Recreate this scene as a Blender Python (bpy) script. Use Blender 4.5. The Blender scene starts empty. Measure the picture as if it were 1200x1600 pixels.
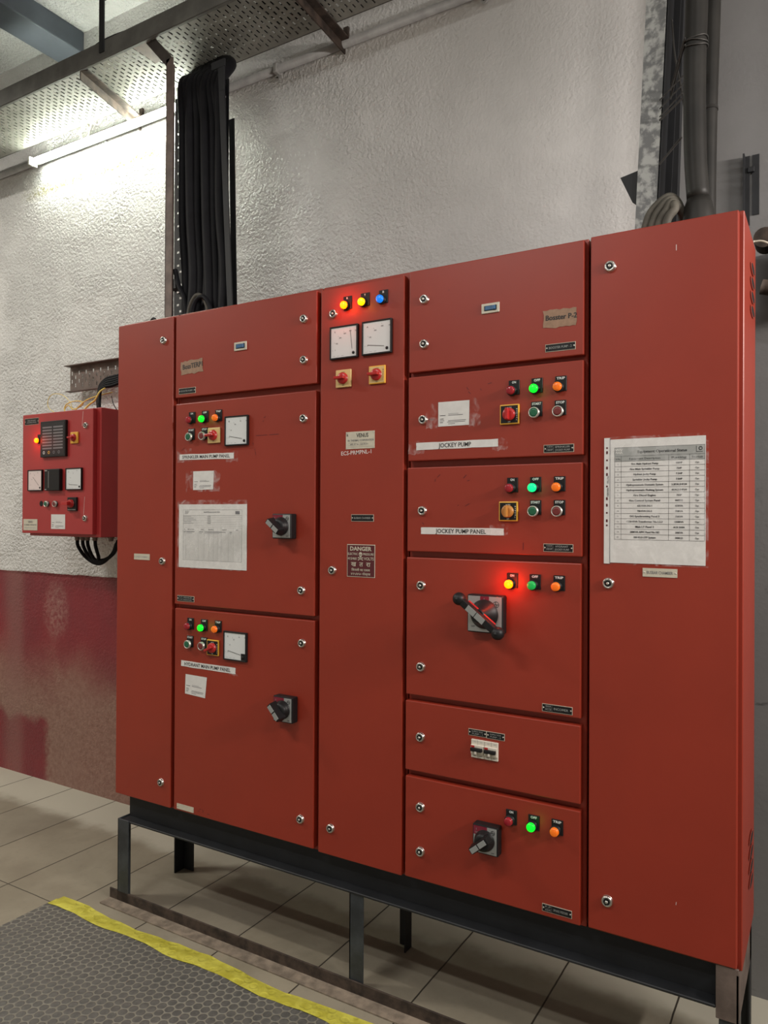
import bpy, bmesh, math, random
from mathutils import Vector, Matrix
random.seed(7)
PI = math.pi
S = bpy.context.scene
COL = S.collection

# ---------------------------------------------------------------- camera, world, light, exposure
def cam_axes(yaw, pitch, roll):
    fwd = Vector((-math.sin(yaw)*math.cos(pitch), math.cos(yaw)*math.cos(pitch), math.sin(pitch)))
    right = Vector((math.cos(yaw), math.sin(yaw), 0))
    up = right.cross(fwd)
    return right*math.cos(roll)+up*math.sin(roll), up*math.cos(roll)-right*math.sin(roll), fwd
r_, u_, f_ = cam_axes(0.5387288, 0.0050077, 0.0052161)
cd = bpy.data.cameras.new('camera'); cam = bpy.data.objects.new('camera', cd); COL.objects.link(cam)
cd.sensor_fit = 'AUTO'; cd.sensor_width = 36; cd.lens = 1168.675/1600*36; cd.clip_start = 0.02
cam.matrix_world = Matrix(((r_.x, u_.x, -f_.x, 2.39305), (r_.y, u_.y, -f_.y, -1.97422), (r_.z, u_.z, -f_.z, 1.50348), (0, 0, 0, 1)))
S.camera = cam
S.view_settings.view_transform = 'Standard'; S.view_settings.look = 'None'
S.view_settings.gamma = 1; S.view_settings.use_curve_mapping = False
S.view_settings.exposure = -0.08
w = bpy.data.worlds.new('room_ambient'); S.world = w; w.use_nodes = True
w.node_tree.nodes['Background'].inputs[0].default_value = (0.80, 0.84, 0.9, 1)
w.node_tree.nodes['Background'].inputs[1].default_value = 0.10
TUBE_EMIT = 90.0      # the fluorescent tube on the wall
ROOM_TUBES = 47.0     # watts of each batten on the ceiling behind the camera
def area(name, loc, sx, sy, power, color, rot=(0, 0, 0)):
    l = bpy.data.lights.new(name, 'AREA'); l.shape = 'RECTANGLE'; l.size = sx; l.size_y = sy
    l.energy = power; l.color = color
    o = bpy.data.objects.new(name, l); o.location = loc; o.rotation_euler = rot; COL.objects.link(o); return o
# the pump room's other ceiling battens, behind and beside the camera
area('ceiling_batten_light', (0.4, -2.9, 4.0), 1.2, 0.12, ROOM_TUBES*1.45, (1.0, 0.98, 0.94))
area('ceiling_batten_light', (3.4, -2.4, 4.0), 1.2, 0.12, ROOM_TUBES*0.9, (1.0, 0.985, 0.96))
area('ceiling_batten_light', (-2.6, -1.5, 4.0), 1.2, 0.12, ROOM_TUBES*2.1, (1.0, 0.95, 0.86))
area('side_wall_batten_light', (4.45, -0.5, 2.5), 0.12, 1.2, ROOM_TUBES*2.2, (1.0, 0.92, 0.86), (0, math.radians(90), 0))

# ---------------------------------------------------------------- materials
def new_mat(name):
    m = bpy.data.materials.new(name); m.use_nodes = True
    nt = m.node_tree; return m, nt, nt.nodes['Principled BSDF']
def N(nt, t, **kw):
    n = nt.nodes.new(t)
    for k, v in kw.items():
        if k.startswith('i_'):
            key = k[2:]; key = int(key) if key.isdigit() else key
            n.inputs[key].default_value = v
        else: setattr(n, k, v)
    return n
def L(nt, a, b): nt.links.new(a, b)
def math_node(nt, op, a, b=None, c=None, clamp=False):
    n = nt.nodes.new('ShaderNodeMath'); n.operation = op; n.use_clamp = clamp
    for i, v in enumerate((a, b, c)):
        if v is None: continue
        if isinstance(v, (int, float)): n.inputs[i].default_value = v
        else: nt.links.new(v, n.inputs[i])
    return n.outputs[0]
def mix(nt, fac, a, b, mode='MIX'):
    n = nt.nodes.new('ShaderNodeMix'); n.data_type = 'RGBA'; n.blend_type = mode
    for sock, v in ((n.inputs[0], fac), (n.inputs[6], a), (n.inputs[7], b)):
        if isinstance(v, (int, float)): sock.default_value = v
        elif isinstance(v, tuple): sock.default_value = (*v, 1) if len(v) == 3 else v
        else: nt.links.new(v, sock)
    return n.outputs[2]
def noise(nt, scale, detail=3, rough=0.5, vec=None, dist=0):
    n = N(nt, 'ShaderNodeTexNoise'); n.inputs['Scale'].default_value = scale
    n.inputs['Detail'].default_value = detail; n.inputs['Roughness'].default_value = rough
    n.inputs['Distortion'].default_value = dist
    if vec is not None: L(nt, vec, n.inputs['Vector'])
    return n.outputs['Fac']
def ramp(nt, v, lo, hi, smooth=True):
    n = nt.nodes.new('ShaderNodeMapRange'); n.interpolation_type = 'SMOOTHSTEP' if smooth else 'LINEAR'
    n.inputs[1].default_value = lo; n.inputs[2].default_value = hi
    L(nt, v, n.inputs[0]); return n.outputs[0]
def pos(nt):   # position in the object's own metres
    g = N(nt, 'ShaderNodeTexCoord'); return g.outputs['Object']
def xyz(nt, v):
    s = N(nt, 'ShaderNodeSeparateXYZ'); L(nt, v, s.inputs[0]); return s.outputs
def bump(nt, b, h, strength, dist):
    n = N(nt, 'ShaderNodeBump'); n.inputs['Strength'].default_value = strength; n.inputs['Distance'].default_value = dist
    L(nt, h, n.inputs['Height']); L(nt, n.outputs[0], b.inputs['Normal'])

def simple(name, col, rough=0.5, metal=0.0, var=0.0, vscale=12, bmp=0.0, bscale=200, spec=0.5, coat=0.0):
    m, nt, b = new_mat(name)
    b.inputs['Roughness'].default_value = rough; b.inputs['Metallic'].default_value = metal
    b.inputs['Specular IOR Level'].default_value = spec; b.inputs['Coat Weight'].default_value = coat
    p = pos(nt)
    if var:
        f = noise(nt, vscale, 5, 0.6, p)
        c = mix(nt, ramp(nt, f, 0.3, 0.7), tuple(x*(1-var) for x in col), tuple(min(1, x*(1+var)) for x in col))
        L(nt, c, b.inputs['Base Color'])
    else: b.inputs['Base Color'].default_value = (*col, 1)
    if bmp: bump(nt, b, noise(nt, bscale, 3, 0.5, p), bmp, 0.001)
    return m
def emis(name, col, strength, base=None, rough=0.3):
    m, nt, b = new_mat(name)
    b.inputs['Base Color'].default_value = (*(base or col), 1); b.inputs['Roughness'].default_value = rough
    b.inputs['Emission Color'].default_value = (*col, 1); b.inputs['Emission Strength'].default_value = strength
    return m

M = {}
M['red'] = simple('red_powder_coat', (0.272, 0.027, 0.012), 0.42, 0, 0.05, 2.5, 0.10, 700, 0.5)
M['red_box'] = simple('crimson_powder_coat', (0.360, 0.030, 0.030), 0.40, 0, 0.05, 2.5, 0.08, 700, 0.5)
M['red_inner'] = simple('red_body_sheet', (0.230, 0.022, 0.020), 0.5, 0, 0.06, 3)
M['black'] = simple('black_plastic', (0.009, 0.009, 0.010), 0.45, 0, 0.1, 40, 0, 200, 0.3)
M['black_sheet'] = simple('black_painted_steel', (0.008, 0.009, 0.011), 0.6, 0, 0.3, 8, 0.15, 120)
M['leg'] = simple('blue_black_painted_angle', (0.040, 0.046, 0.052), 0.45, 0.2, 0.35, 14, 0.2, 90)
M['rust'] = simple('rusty_brown_steel', (0.048, 0.033, 0.025), 0.75, 0.1, 0.55, 22, 0.4, 140)
M['brown_steel'] = simple('brown_primed_steel', (0.140, 0.105, 0.090), 0.6, 0.2, 0.3, 14, 0.2, 140)
M['dark_rubber'] = simple('black_cable_sheath', (0.008, 0.008, 0.010), 0.6, 0, 0.25, 12, 0.1, 200, 0.15)
M['grey_sheath'] = simple('dusty_grey_cable_sheath', (0.085, 0.078, 0.062), 0.7, 0, 0.3, 20, 0.2, 100)
M['chrome'] = simple('chrome', (0.62, 0.61, 0.58), 0.28, 1.0, 0.05, 60)
M['steel'] = simple('nickel_plate', (0.55, 0.54, 0.50), 0.4, 0.8)
M['silver'] = simple('silver_face', (0.36, 0.37, 0.36), 0.5, 0.3)
M['white'] = simple('white_dial', (0.66, 0.68, 0.68), 0.4)
M['pinkwhite'] = simple('warm_white_dial', (0.70, 0.60, 0.58), 0.4)
M['paper'] = simple('white_paper', (0.66, 0.65, 0.63), 0.7, 0, 0.05, 30, 0.3, 30)
M['ink'] = simple('black_ink', (0.02, 0.02, 0.022), 0.6)
M['greyink'] = simple('grey_ink', (0.16, 0.16, 0.17), 0.6)
M['faintink'] = simple('faint_grey_ink', (0.36, 0.36, 0.37), 0.6)
M['engraved'] = simple('engraved_grey', (0.26, 0.27, 0.26), 0.5)
M['tape'] = simple('brown_paper_tape', (0.300, 0.185, 0.120), 0.65, 0, 0.12, 60)
M['cream'] = simple('cream_plate', (0.56, 0.52, 0.42), 0.45, 0.1, 0.06, 50)
M['yellow'] = simple('yellow_plastic', (0.75, 0.40, 0.045), 0.4)
M['yellow_pale'] = simple('pale_yellow_plastic', (0.66, 0.47, 0.20), 0.45)
M['redknob'] = simple('red_plastic', (0.42, 0.018, 0.018), 0.3)
M['orangeknob'] = simple('orange_brown_plastic', (0.47, 0.19, 0.040), 0.35)
M['maroon'] = simple('maroon_enamel', (0.085, 0.010, 0.016), 0.4)
M['maroon_patch'] = simple('maroon_print', (0.19, 0.012, 0.030), 0.4)
M['offwhite'] = simple('offwhite_breaker_plastic', (0.62, 0.58, 0.50), 0.5)
M['bluewin'] = simple('blue_breaker_toggle', (0.045, 0.13, 0.26), 0.35)
M['dimred'] = simple('unlit_red_lens', (0.30, 0.012, 0.022), 0.2)
M['dimgreen'] = simple('unlit_green_lens', (0.010, 0.150, 0.055), 0.25)
M['litgreen_dim'] = emis('faint_green_lens', (0.0, 0.40, 0.06), 0.45, (0.01, 0.30, 0.06))
M['orange'] = emis('orange_lens', (0.80, 0.13, 0.005), 0.30, (0.75, 0.15, 0.01))
M['btn_green'] = simple('green_push_button', (0.010, 0.105, 0.050), 0.35)
M['btn_red'] = simple('dull_red_push_button', (0.16, 0.022, 0.022), 0.35)
M['lit_red'] = emis('lit_red_lens', (1.0, 0.060, 0.0), 14.0, (0.6, 0.02, 0.0))
M['lit_yellow'] = emis('lit_amber_lens', (1.0, 0.42, 0.0), 2.2, (0.6, 0.3, 0.0))
M['lit_green'] = emis('lit_green_lens', (0.0, 1.0, 0.02), 1.25, (0.0, 0.4, 0.02))
M['lit_mint'] = emis('lit_mint_lens', (0.0, 1.0, 0.25), 1.25, (0.0, 0.4, 0.1))
M['lit_blue'] = emis('lit_blue_lens', (0.0, 0.20, 0.95), 0.9, (0.0, 0.1, 0.4))
M['tube'] = emis('fluorescent_tube_glow', (0.95, 1.0, 0.86), TUBE_EMIT, (1, 1, 1))
M['duct'] = simple('grey_green_duct', (0.055, 0.075, 0.072), 0.35, 0.4, 0.2, 5)
M['tray'] = simple('perforated_tray_steel', (0.22, 0.22, 0.195), 0.5, 0.15, 0.2, 9, 0.1, 120)
M['tray_rail'] = simple('grey_rail_steel', (0.125, 0.125, 0.115), 0.6, 0.3, 0.2, 9)
M['rail_dust'] = simple('dusty_rusty_flange', (0.200, 0.160, 0.120), 0.8, 0, 0.35, 24, 0.3, 140)
M['tray_dark'] = simple('dull_tray_steel', (0.060, 0.052, 0.046), 0.6, 0.3, 0.3, 12)
M['batten'] = simple('white_batten_enamel', (0.7, 0.71, 0.66), 0.4)
M['pvc'] = simple('dark_grey_pipe', (0.015, 0.014, 0.012), 0.5, 0, 0.35, 6, 0.1, 30, 0.3)
M['conduit'] = simple('painted_grey_conduit', (0.33, 0.33, 0.32), 0.55, 0, 0.15, 15, 0.3, 60)
M['wire_y'] = simple('yellow_wire', (0.72, 0.55, 0.13), 0.5)
M['plate_wood'] = simple('brown_board', (0.085, 0.050, 0.036), 0.6, 0, 0.3, 6)
M['tie'] = simple('binding_wire', (0.05, 0.048, 0.045), 0.5, 0.5)
M['white_wire'] = simple('offwhite_wire', (0.60, 0.54, 0.44), 0.5)
M['gap'] = simple('dark_hole', (0.004, 0.004, 0.004), 0.9)

def clear_mat():
    m, nt, b = new_mat('clear_plastic_film')
    b.inputs['Base Color'].default_value = (1, 1, 1, 1); b.inputs['Roughness'].default_value = 0.22
    b.inputs['Alpha'].default_value = 0.16; b.inputs['Specular IOR Level'].default_value = 0.9
    f = noise(nt, 28, 3, 0.6, pos(nt), 1.0)
    bump(nt, b, f, 0.6, 0.004)
    L(nt, math_node(nt, 'MULTIPLY', ramp(nt, f, 0.40, 0.85), 0.30), b.inputs['Alpha'])
    return m
M['clear'] = clear_mat()

def galv():
    m, nt, b = new_mat('galvanised_steel')
    v = N(nt, 'ShaderNodeTexVoronoi'); v.inputs['Scale'].default_value = 38
    p = pos(nt); n = N(nt, 'ShaderNodeTexNoise'); n.inputs['Scale'].default_value = 20; L(nt, p, n.inputs[0])
    L(nt, mix(nt, 0.25, p, n.outputs['Color'], 'ADD'), v.inputs['Vector'])
    f = noise(nt, 30, 4, 0.6, p, 0.15)
    s = ramp(nt, f, 0.42, 0.60)
    c = mix(nt, s, (0.150, 0.155, 0.155), (0.36, 0.37, 0.355))
    L(nt, c, b.inputs['Base Color']); b.inputs['Metallic'].default_value = 0.35; b.inputs['Roughness'].default_value = 0.55
    return m
M['galv'] = galv()

def wall_material(name, base, dado, lumps=1.0):
    m, nt, b = new_mat(name)
    p = pos(nt); X, Y, Z = xyz(nt, p)
    big = noise(nt, 1.3, 4, 0.6, p); mid = noise(nt, 7, 4, 0.6, p, 0.4)
    c = mix(nt, ramp(nt, big, 0.35, 0.68), tuple(x*0.84 for x in base), base)
    c = mix(nt, math_node(nt, 'MULTIPLY', ramp(nt, mid, 0.35, 0.7), 0.35), c, tuple(x*0.80 for x in base))
    if dado:
        # yellow-green damp line under the lamp
        edge = math_node(nt, 'ADD', Z, math_node(nt, 'MULTIPLY', math_node(nt, 'SUBTRACT', mid, 0.5), 0.10))
        band = math_node(nt, 'MULTIPLY', ramp(nt, edge, 3.30, 3.345), math_node(nt, 'SUBTRACT', 1.0, ramp(nt, edge, 3.355, 3.40)))
        xm = math_node(nt, 'MULTIPLY', ramp(nt, X, -1.75, -1.45), math_node(nt, 'SUBTRACT', 1.0, ramp(nt, X, -0.6, -0.35)))
        sp = ramp(nt, noise(nt, 60, 3, 0.7, p), 0.42, 0.56)
        c = mix(nt, math_node(nt, 'MULTIPLY', math_node(nt, 'MULTIPLY', band, xm), sp), c, (0.24, 0.22, 0.09))
        # painted dado with worn, dusty patches
        lo = noise(nt, 2.2, 5, 0.62, p, 0.5); fine = noise(nt, 40, 4, 0.7, p)
        red = mix(nt, ramp(nt, lo, 0.3, 0.7), (0.220, 0.018, 0.026), (0.165, 0.022, 0.030))
        dusty = mix(nt, ramp(nt, fine, 0.3, 0.7), (0.215, 0.125, 0.095), (0.300, 0.195, 0.150))
        h = math_node(nt, 'ADD', Z, math_node(nt, 'MULTIPLY', math_node(nt, 'SUBTRACT', lo, 0.5), 0.55))
        wear = math_node(nt, 'MULTIPLY', math_node(nt, 'SUBTRACT', 1.0, ramp(nt, h, 0.42, 0.80)), 0.82)
        keep = math_node(nt, 'MULTIPLY', math_node(nt, 'SUBTRACT', 1.0, ramp(nt, math_node(nt, 'ADD', X, math_node(nt, 'MULTIPLY', math_node(nt, 'SUBTRACT', fine, 0.5), 0.10)), -1.44, -1.36)), math_node(nt, 'SUBTRACT', 1.0, ramp(nt, h, 0.36, 0.43)))
        wear = math_node(nt, 'MULTIPLY', wear, math_node(nt, 'SUBTRACT', 1.0, keep))
        d = mix(nt, wear, red, dusty)
        # one chalky blotch below the wall panel
        dx = math_node(nt, 'MULTIPLY', math_node(nt, 'ADD', X, 1.33), 7.5); dz = math_node(nt, 'MULTIPLY', math_node(nt, 'SUBTRACT', Z, 0.965), 5.0)
        rr = math_node(nt, 'ADD', math_node(nt, 'MULTIPLY', dx, dx), math_node(nt, 'MULTIPLY', dz, dz))
        bl = math_node(nt, 'MULTIPLY', math_node(nt, 'SUBTRACT', 1.0, ramp(nt, rr, 0.1, 1.0)), math_node(nt, 'MULTIPLY', ramp(nt, fine, 0.3, 0.75), 0.75))
        d = mix(nt, bl, d, (0.36, 0.20, 0.17))
        vx = math_node(nt, 'MULTIPLY', ramp(nt, X, -1.86, -1.72), math_node(nt, 'SUBTRACT', 1.0, ramp(nt, X, -1.68, -1.58)))
        d = mix(nt, math_node(nt, 'MULTIPLY', vx, 0.40), d, (0.26, 0.14, 0.12))
        wob = math_node(nt, 'ADD', Z, math_node(nt, 'MULTIPLY', math_node(nt, 'SUBTRACT', noise(nt, 9, 3, 0.6, p), 0.5), 0.014))
        below = math_node(nt, 'LESS_THAN', wob, 1.170)
        c = mix(nt, below, c, d)
    else:
        st = ramp(nt, noise(nt, 5, 5, 0.7, p, 1.5), 0.60, 0.72)
        low = math_node(nt, 'SUBTRACT', 1.0, ramp(nt, Z, 1.0, 1.9))
        c = mix(nt, math_node(nt, 'MULTIPLY', st, low), c, tuple(x*0.35 for x in base))
    L(nt, c, b.inputs['Base Color']); b.inputs['Roughness'].default_value = 0.42; b.inputs['Specular IOR Level'].default_value = 0.5
    h1 = noise(nt, 62, 3, 0.55, p, 0.25); h2 = noise(nt, 130, 2, 0.5, p); h3 = noise(nt, 5, 2, 0.5, p)
    h = math_node(nt, 'ADD', h1, math_node(nt, 'MULTIPLY', h2, 0.3))
    smooth_right = math_node(nt, 'SUBTRACT', 1.0, math_node(nt, 'MULTIPLY', ramp(nt, X, 0.2, 1.3), 0.84))
    amp = math_node(nt, 'MULTIPLY', smooth_right, math_node(nt, 'ADD', 0.45, math_node(nt, 'MULTIPLY', ramp(nt, h3, 0.3, 0.65), 0.55)))
    if dado:
        amp = math_node(nt, 'MULTIPLY', amp, math_node(nt, 'ADD', 0.25, math_node(nt, 'MULTIPLY', ramp(nt, Z, 1.15, 1.18), 0.75)))
    bump(nt, b, math_node(nt, 'MULTIPLY', h, amp), 1.0, 0.021*lumps)
    return m
M['wall'] = wall_material('white_stucco_with_red_dado', (0.70, 0.695, 0.68), True)
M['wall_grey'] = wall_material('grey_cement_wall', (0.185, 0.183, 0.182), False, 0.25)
M['ceiling'] = wall_material('rough_ceiling_plaster', (0.45, 0.45, 0.44), False, 1.0)
M['beam'] = simple('slate_grey_beam_paint', (0.052, 0.062, 0.078), 0.6, 0, 0.15, 4, 0.2, 30)
M['plainwall'] = simple('plain_room_wall', (0.48, 0.46, 0.42), 0.8, 0, 0.05, 3)

def floor_material():
    m, nt, b = new_mat('stone_floor_tiles')
    p = pos(nt); X, Y, Z = xyz(nt, p)
    wob = math_node(nt, 'MULTIPLY', math_node(nt, 'SUBTRACT', noise(nt, 4, 3, 0.6, p), 0.5), 0.008)
    fx = math_node(nt, 'DIVIDE', math_node(nt, 'ADD', math_node(nt, 'ADD', X, 0.1225), wob), 0.3515)
    col_i = math_node(nt, 'FLOOR', fx)
    dx = math_node(nt, 'MULTIPLY', math_node(nt, 'ABSOLUTE', math_node(nt, 'SUBTRACT', math_node(nt, 'FRACT', math_node(nt, 'ADD', fx, 0.5)), 0.5)), 0.3515)
    fy = math_node(nt, 'DIVIDE', math_node(nt, 'ADD', math_node(nt, 'ADD', Y, 0.138), wob), 0.95)
    row_i = math_node(nt, 'FLOOR', fy)
    dy = math_node(nt, 'MULTIPLY', math_node(nt, 'ABSOLUTE', math_node(nt, 'SUBTRACT', math_node(nt, 'FRACT', math_node(nt, 'ADD', fy, 0.5)), 0.5)), 0.95)
    d = math_node(nt, 'MINIMUM', dx, math_node(nt, 'ADD', dy, 0.0008))
    joint = math_node(nt, 'SUBTRACT', 1.0, ramp(nt, d, 0.0018, 0.0036))
    wn = N(nt, 'ShaderNodeTexWhiteNoise'); wn.noise_dimensions = '2D'
    cb = N(nt, 'ShaderNodeCombineXYZ'); L(nt, col_i, cb.inputs[0]); L(nt, row_i, cb.inputs[1]); L(nt, cb.outputs[0], wn.inputs['Vector'])
    a = noise(nt, 3.2, 5, 0.62, p, 0.4); f = noise(nt, 30, 5, 0.7, p)
    c = mix(nt, ramp(nt, a, 0.3, 0.7), (0.225, 0.196, 0.142), (0.305, 0.270, 0.200))
    c = mix(nt, math_node(nt, 'MULTIPLY', wn.outputs['Value'], 0.30), c, (0.22, 0.20, 0.165))
    c = mix(nt, math_node(nt, 'MULTIPLY', ramp(nt, f, 0.5, 0.75), 0.30), c, (0.18, 0.165, 0.13))
    # tube light along the foot of the wall, painted in as a paler strip
    lit_strip = ramp(nt, math_node(nt, 'ADD', Y, math_node(nt, 'MULTIPLY', math_node(nt, 'SUBTRACT', noise(nt, 6, 3, 0.6, p), 0.5), 0.16)), 0.36, 0.46)
    c = mix(nt, math_node(nt, 'MULTIPLY', lit_strip, 0.85), c, (0.50, 0.475, 0.39))
    # small white paint drips on the left
    v = N(nt, 'ShaderNodeTexVoronoi'); v.inputs['Scale'].default_value = 17; L(nt, p, v.inputs['Vector'])
    dr = math_node(nt, 'SUBTRACT', 1.0, ramp(nt, v.outputs['Distance'], 0.10, 0.16))
    msk = math_node(nt, 'MULTIPLY', math_node(nt, 'MULTIPLY', ramp(nt, X, -0.32, -0.22), math_node(nt, 'SUBTRACT', 1.0, ramp(nt, X, 0.0, 0.12))),
                    math_node(nt, 'MULTIPLY', ramp(nt, Y, -0.02, 0.06), math_node(nt, 'SUBTRACT', 1.0, ramp(nt, Y, 0.26, 0.36))))
    msk = math_node(nt, 'MULTIPLY', msk, math_node(nt, 'GREATER_THAN', noise(nt, 14, 2, 0.5, p), 0.56))
    c = mix(nt, math_node(nt, 'MULTIPLY', dr, msk), c, (0.7, 0.66, 0.55))
    c = mix(nt, joint, c, (0.045, 0.038, 0.028))
    L(nt, c, b.inputs['Base Color']); b.inputs['Specular IOR Level'].default_value = 0.35
    L(nt, math_node(nt, 'ADD', 0.42, math_node(nt, 'MULTIPLY', a, 0.3)), b.inputs['Roughness'])
    bump(nt, b, math_node(nt, 'SUBTRACT', math_node(nt, 'MULTIPLY', f, 0.15), joint), 0.5, 0.002)
    return m
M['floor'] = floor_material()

def mat_material():
    m, nt, b = new_mat('coin_pattern_rubber')
    s = 0.0315; p = pos(nt)
    def lattice(off):
        q = N(nt, 'ShaderNodeVectorMath', operation='ADD'); q.inputs[1].default_value = (off*s/2, off*s*math.sqrt(3)/2, 0); L(nt, p, q.inputs[0])
        q2 = N(nt, 'ShaderNodeVectorMath', operation='DIVIDE'); q2.inputs[1].default_value = (s, s*math.sqrt(3), 1); L(nt, q.outputs[0], q2.inputs[0])
        fr = N(nt, 'ShaderNodeVectorMath', operation='FRACTION'); L(nt, q2.outputs[0], fr.inputs[0])
        su = N(nt, 'ShaderNodeVectorMath', operation='SUBTRACT'); su.inputs[1].default_value = (0.5, 0.5, 0); L(nt, fr.outputs[0], su.inputs[0])
        mu = N(nt, 'ShaderNodeVectorMath', operation='MULTIPLY'); mu.inputs[1].default_value = (s, s*math.sqrt(3), 0); L(nt, su.outputs[0], mu.inputs[0])
        ln = N(nt, 'ShaderNodeVectorMath', operation='LENGTH'); L(nt, mu.outputs[0], ln.inputs[0]); return ln.outputs['Value']
    d = math_node(nt, 'MINIMUM', lattice(0), lattice(1))
    disc = math_node(nt, 'SUBTRACT', 1.0, ramp(nt, d, 0.0128, 0.0150))
    f = noise(nt, 1.8, 4, 0.6, p); g = noise(nt, 60, 3, 0.6, p)
    groove = mix(nt, ramp(nt, f, 0.3, 0.7), (0.165, 0.155, 0.125), (0.235, 0.225, 0.185))
    coin = mix(nt, ramp(nt, g, 0.3, 0.7), (0.085, 0.085, 0.078), (0.125, 0.122, 0.110))
    L(nt, mix(nt, disc, groove, coin), b.inputs['Base Color'])
    b.inputs['Roughness'].default_value = 0.42
    bump(nt, b, disc, 0.8, 0.002)
    return m
M['mat'] = mat_material()
def tape_material():
    m, nt, b = new_mat('yellow_hazard_tape')
    p = pos(nt); g = noise(nt, 12, 4, 0.6, p, 0.8)
    v = N(nt, 'ShaderNodeTexVoronoi'); v.inputs['Scale'].default_value = 30; L(nt, p, v.inputs['Vector'])
    c = mix(nt, ramp(nt, g, 0.3, 0.72), (0.46, 0.42, 0.045), (0.66, 0.62, 0.10))
    L(nt, mix(nt, math_node(nt, 'MULTIPLY', ramp(nt, noise(nt, 40, 3, 0.7, p), 0.55, 0.75), 0.5), c, (0.30, 0.27, 0.06)), b.inputs['Base Color'])
    b.inputs['Roughness'].default_value = 0.4
    bump(nt, b, ramp(nt, v.outputs['Distance'], 0.30, 0.50), 0.8, 0.002)
    return m
M['hazard'] = tape_material()

# ---------------------------------------------------------------- mesh helpers
FONT_CACHE = {}
def text_mesh(s, bold=0.012):
    key = (s, bold)
    if key in FONT_CACHE: return FONT_CACHE[key]
    cu = bpy.data.curves.new('t', 'FONT'); cu.body = s; cu.size = 1; cu.align_x = 'LEFT'; cu.resolution_u = 2; cu.offset = bold
    o = bpy.data.objects.new('t', cu); COL.objects.link(o)
    bpy.context.view_layer.update()
    me = bpy.data.meshes.new_from_object(o.evaluated_get(bpy.context.evaluated_depsgraph_get()))
    vs = [v.co.copy() for v in me.vertices]; fs = [tuple(p.vertices) for p in me.polygons]
    bpy.data.objects.remove(o); bpy.data.curves.remove(cu); bpy.data.meshes.remove(me)
    FONT_CACHE[key] = (vs, fs); return FONT_CACHE[key]

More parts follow.
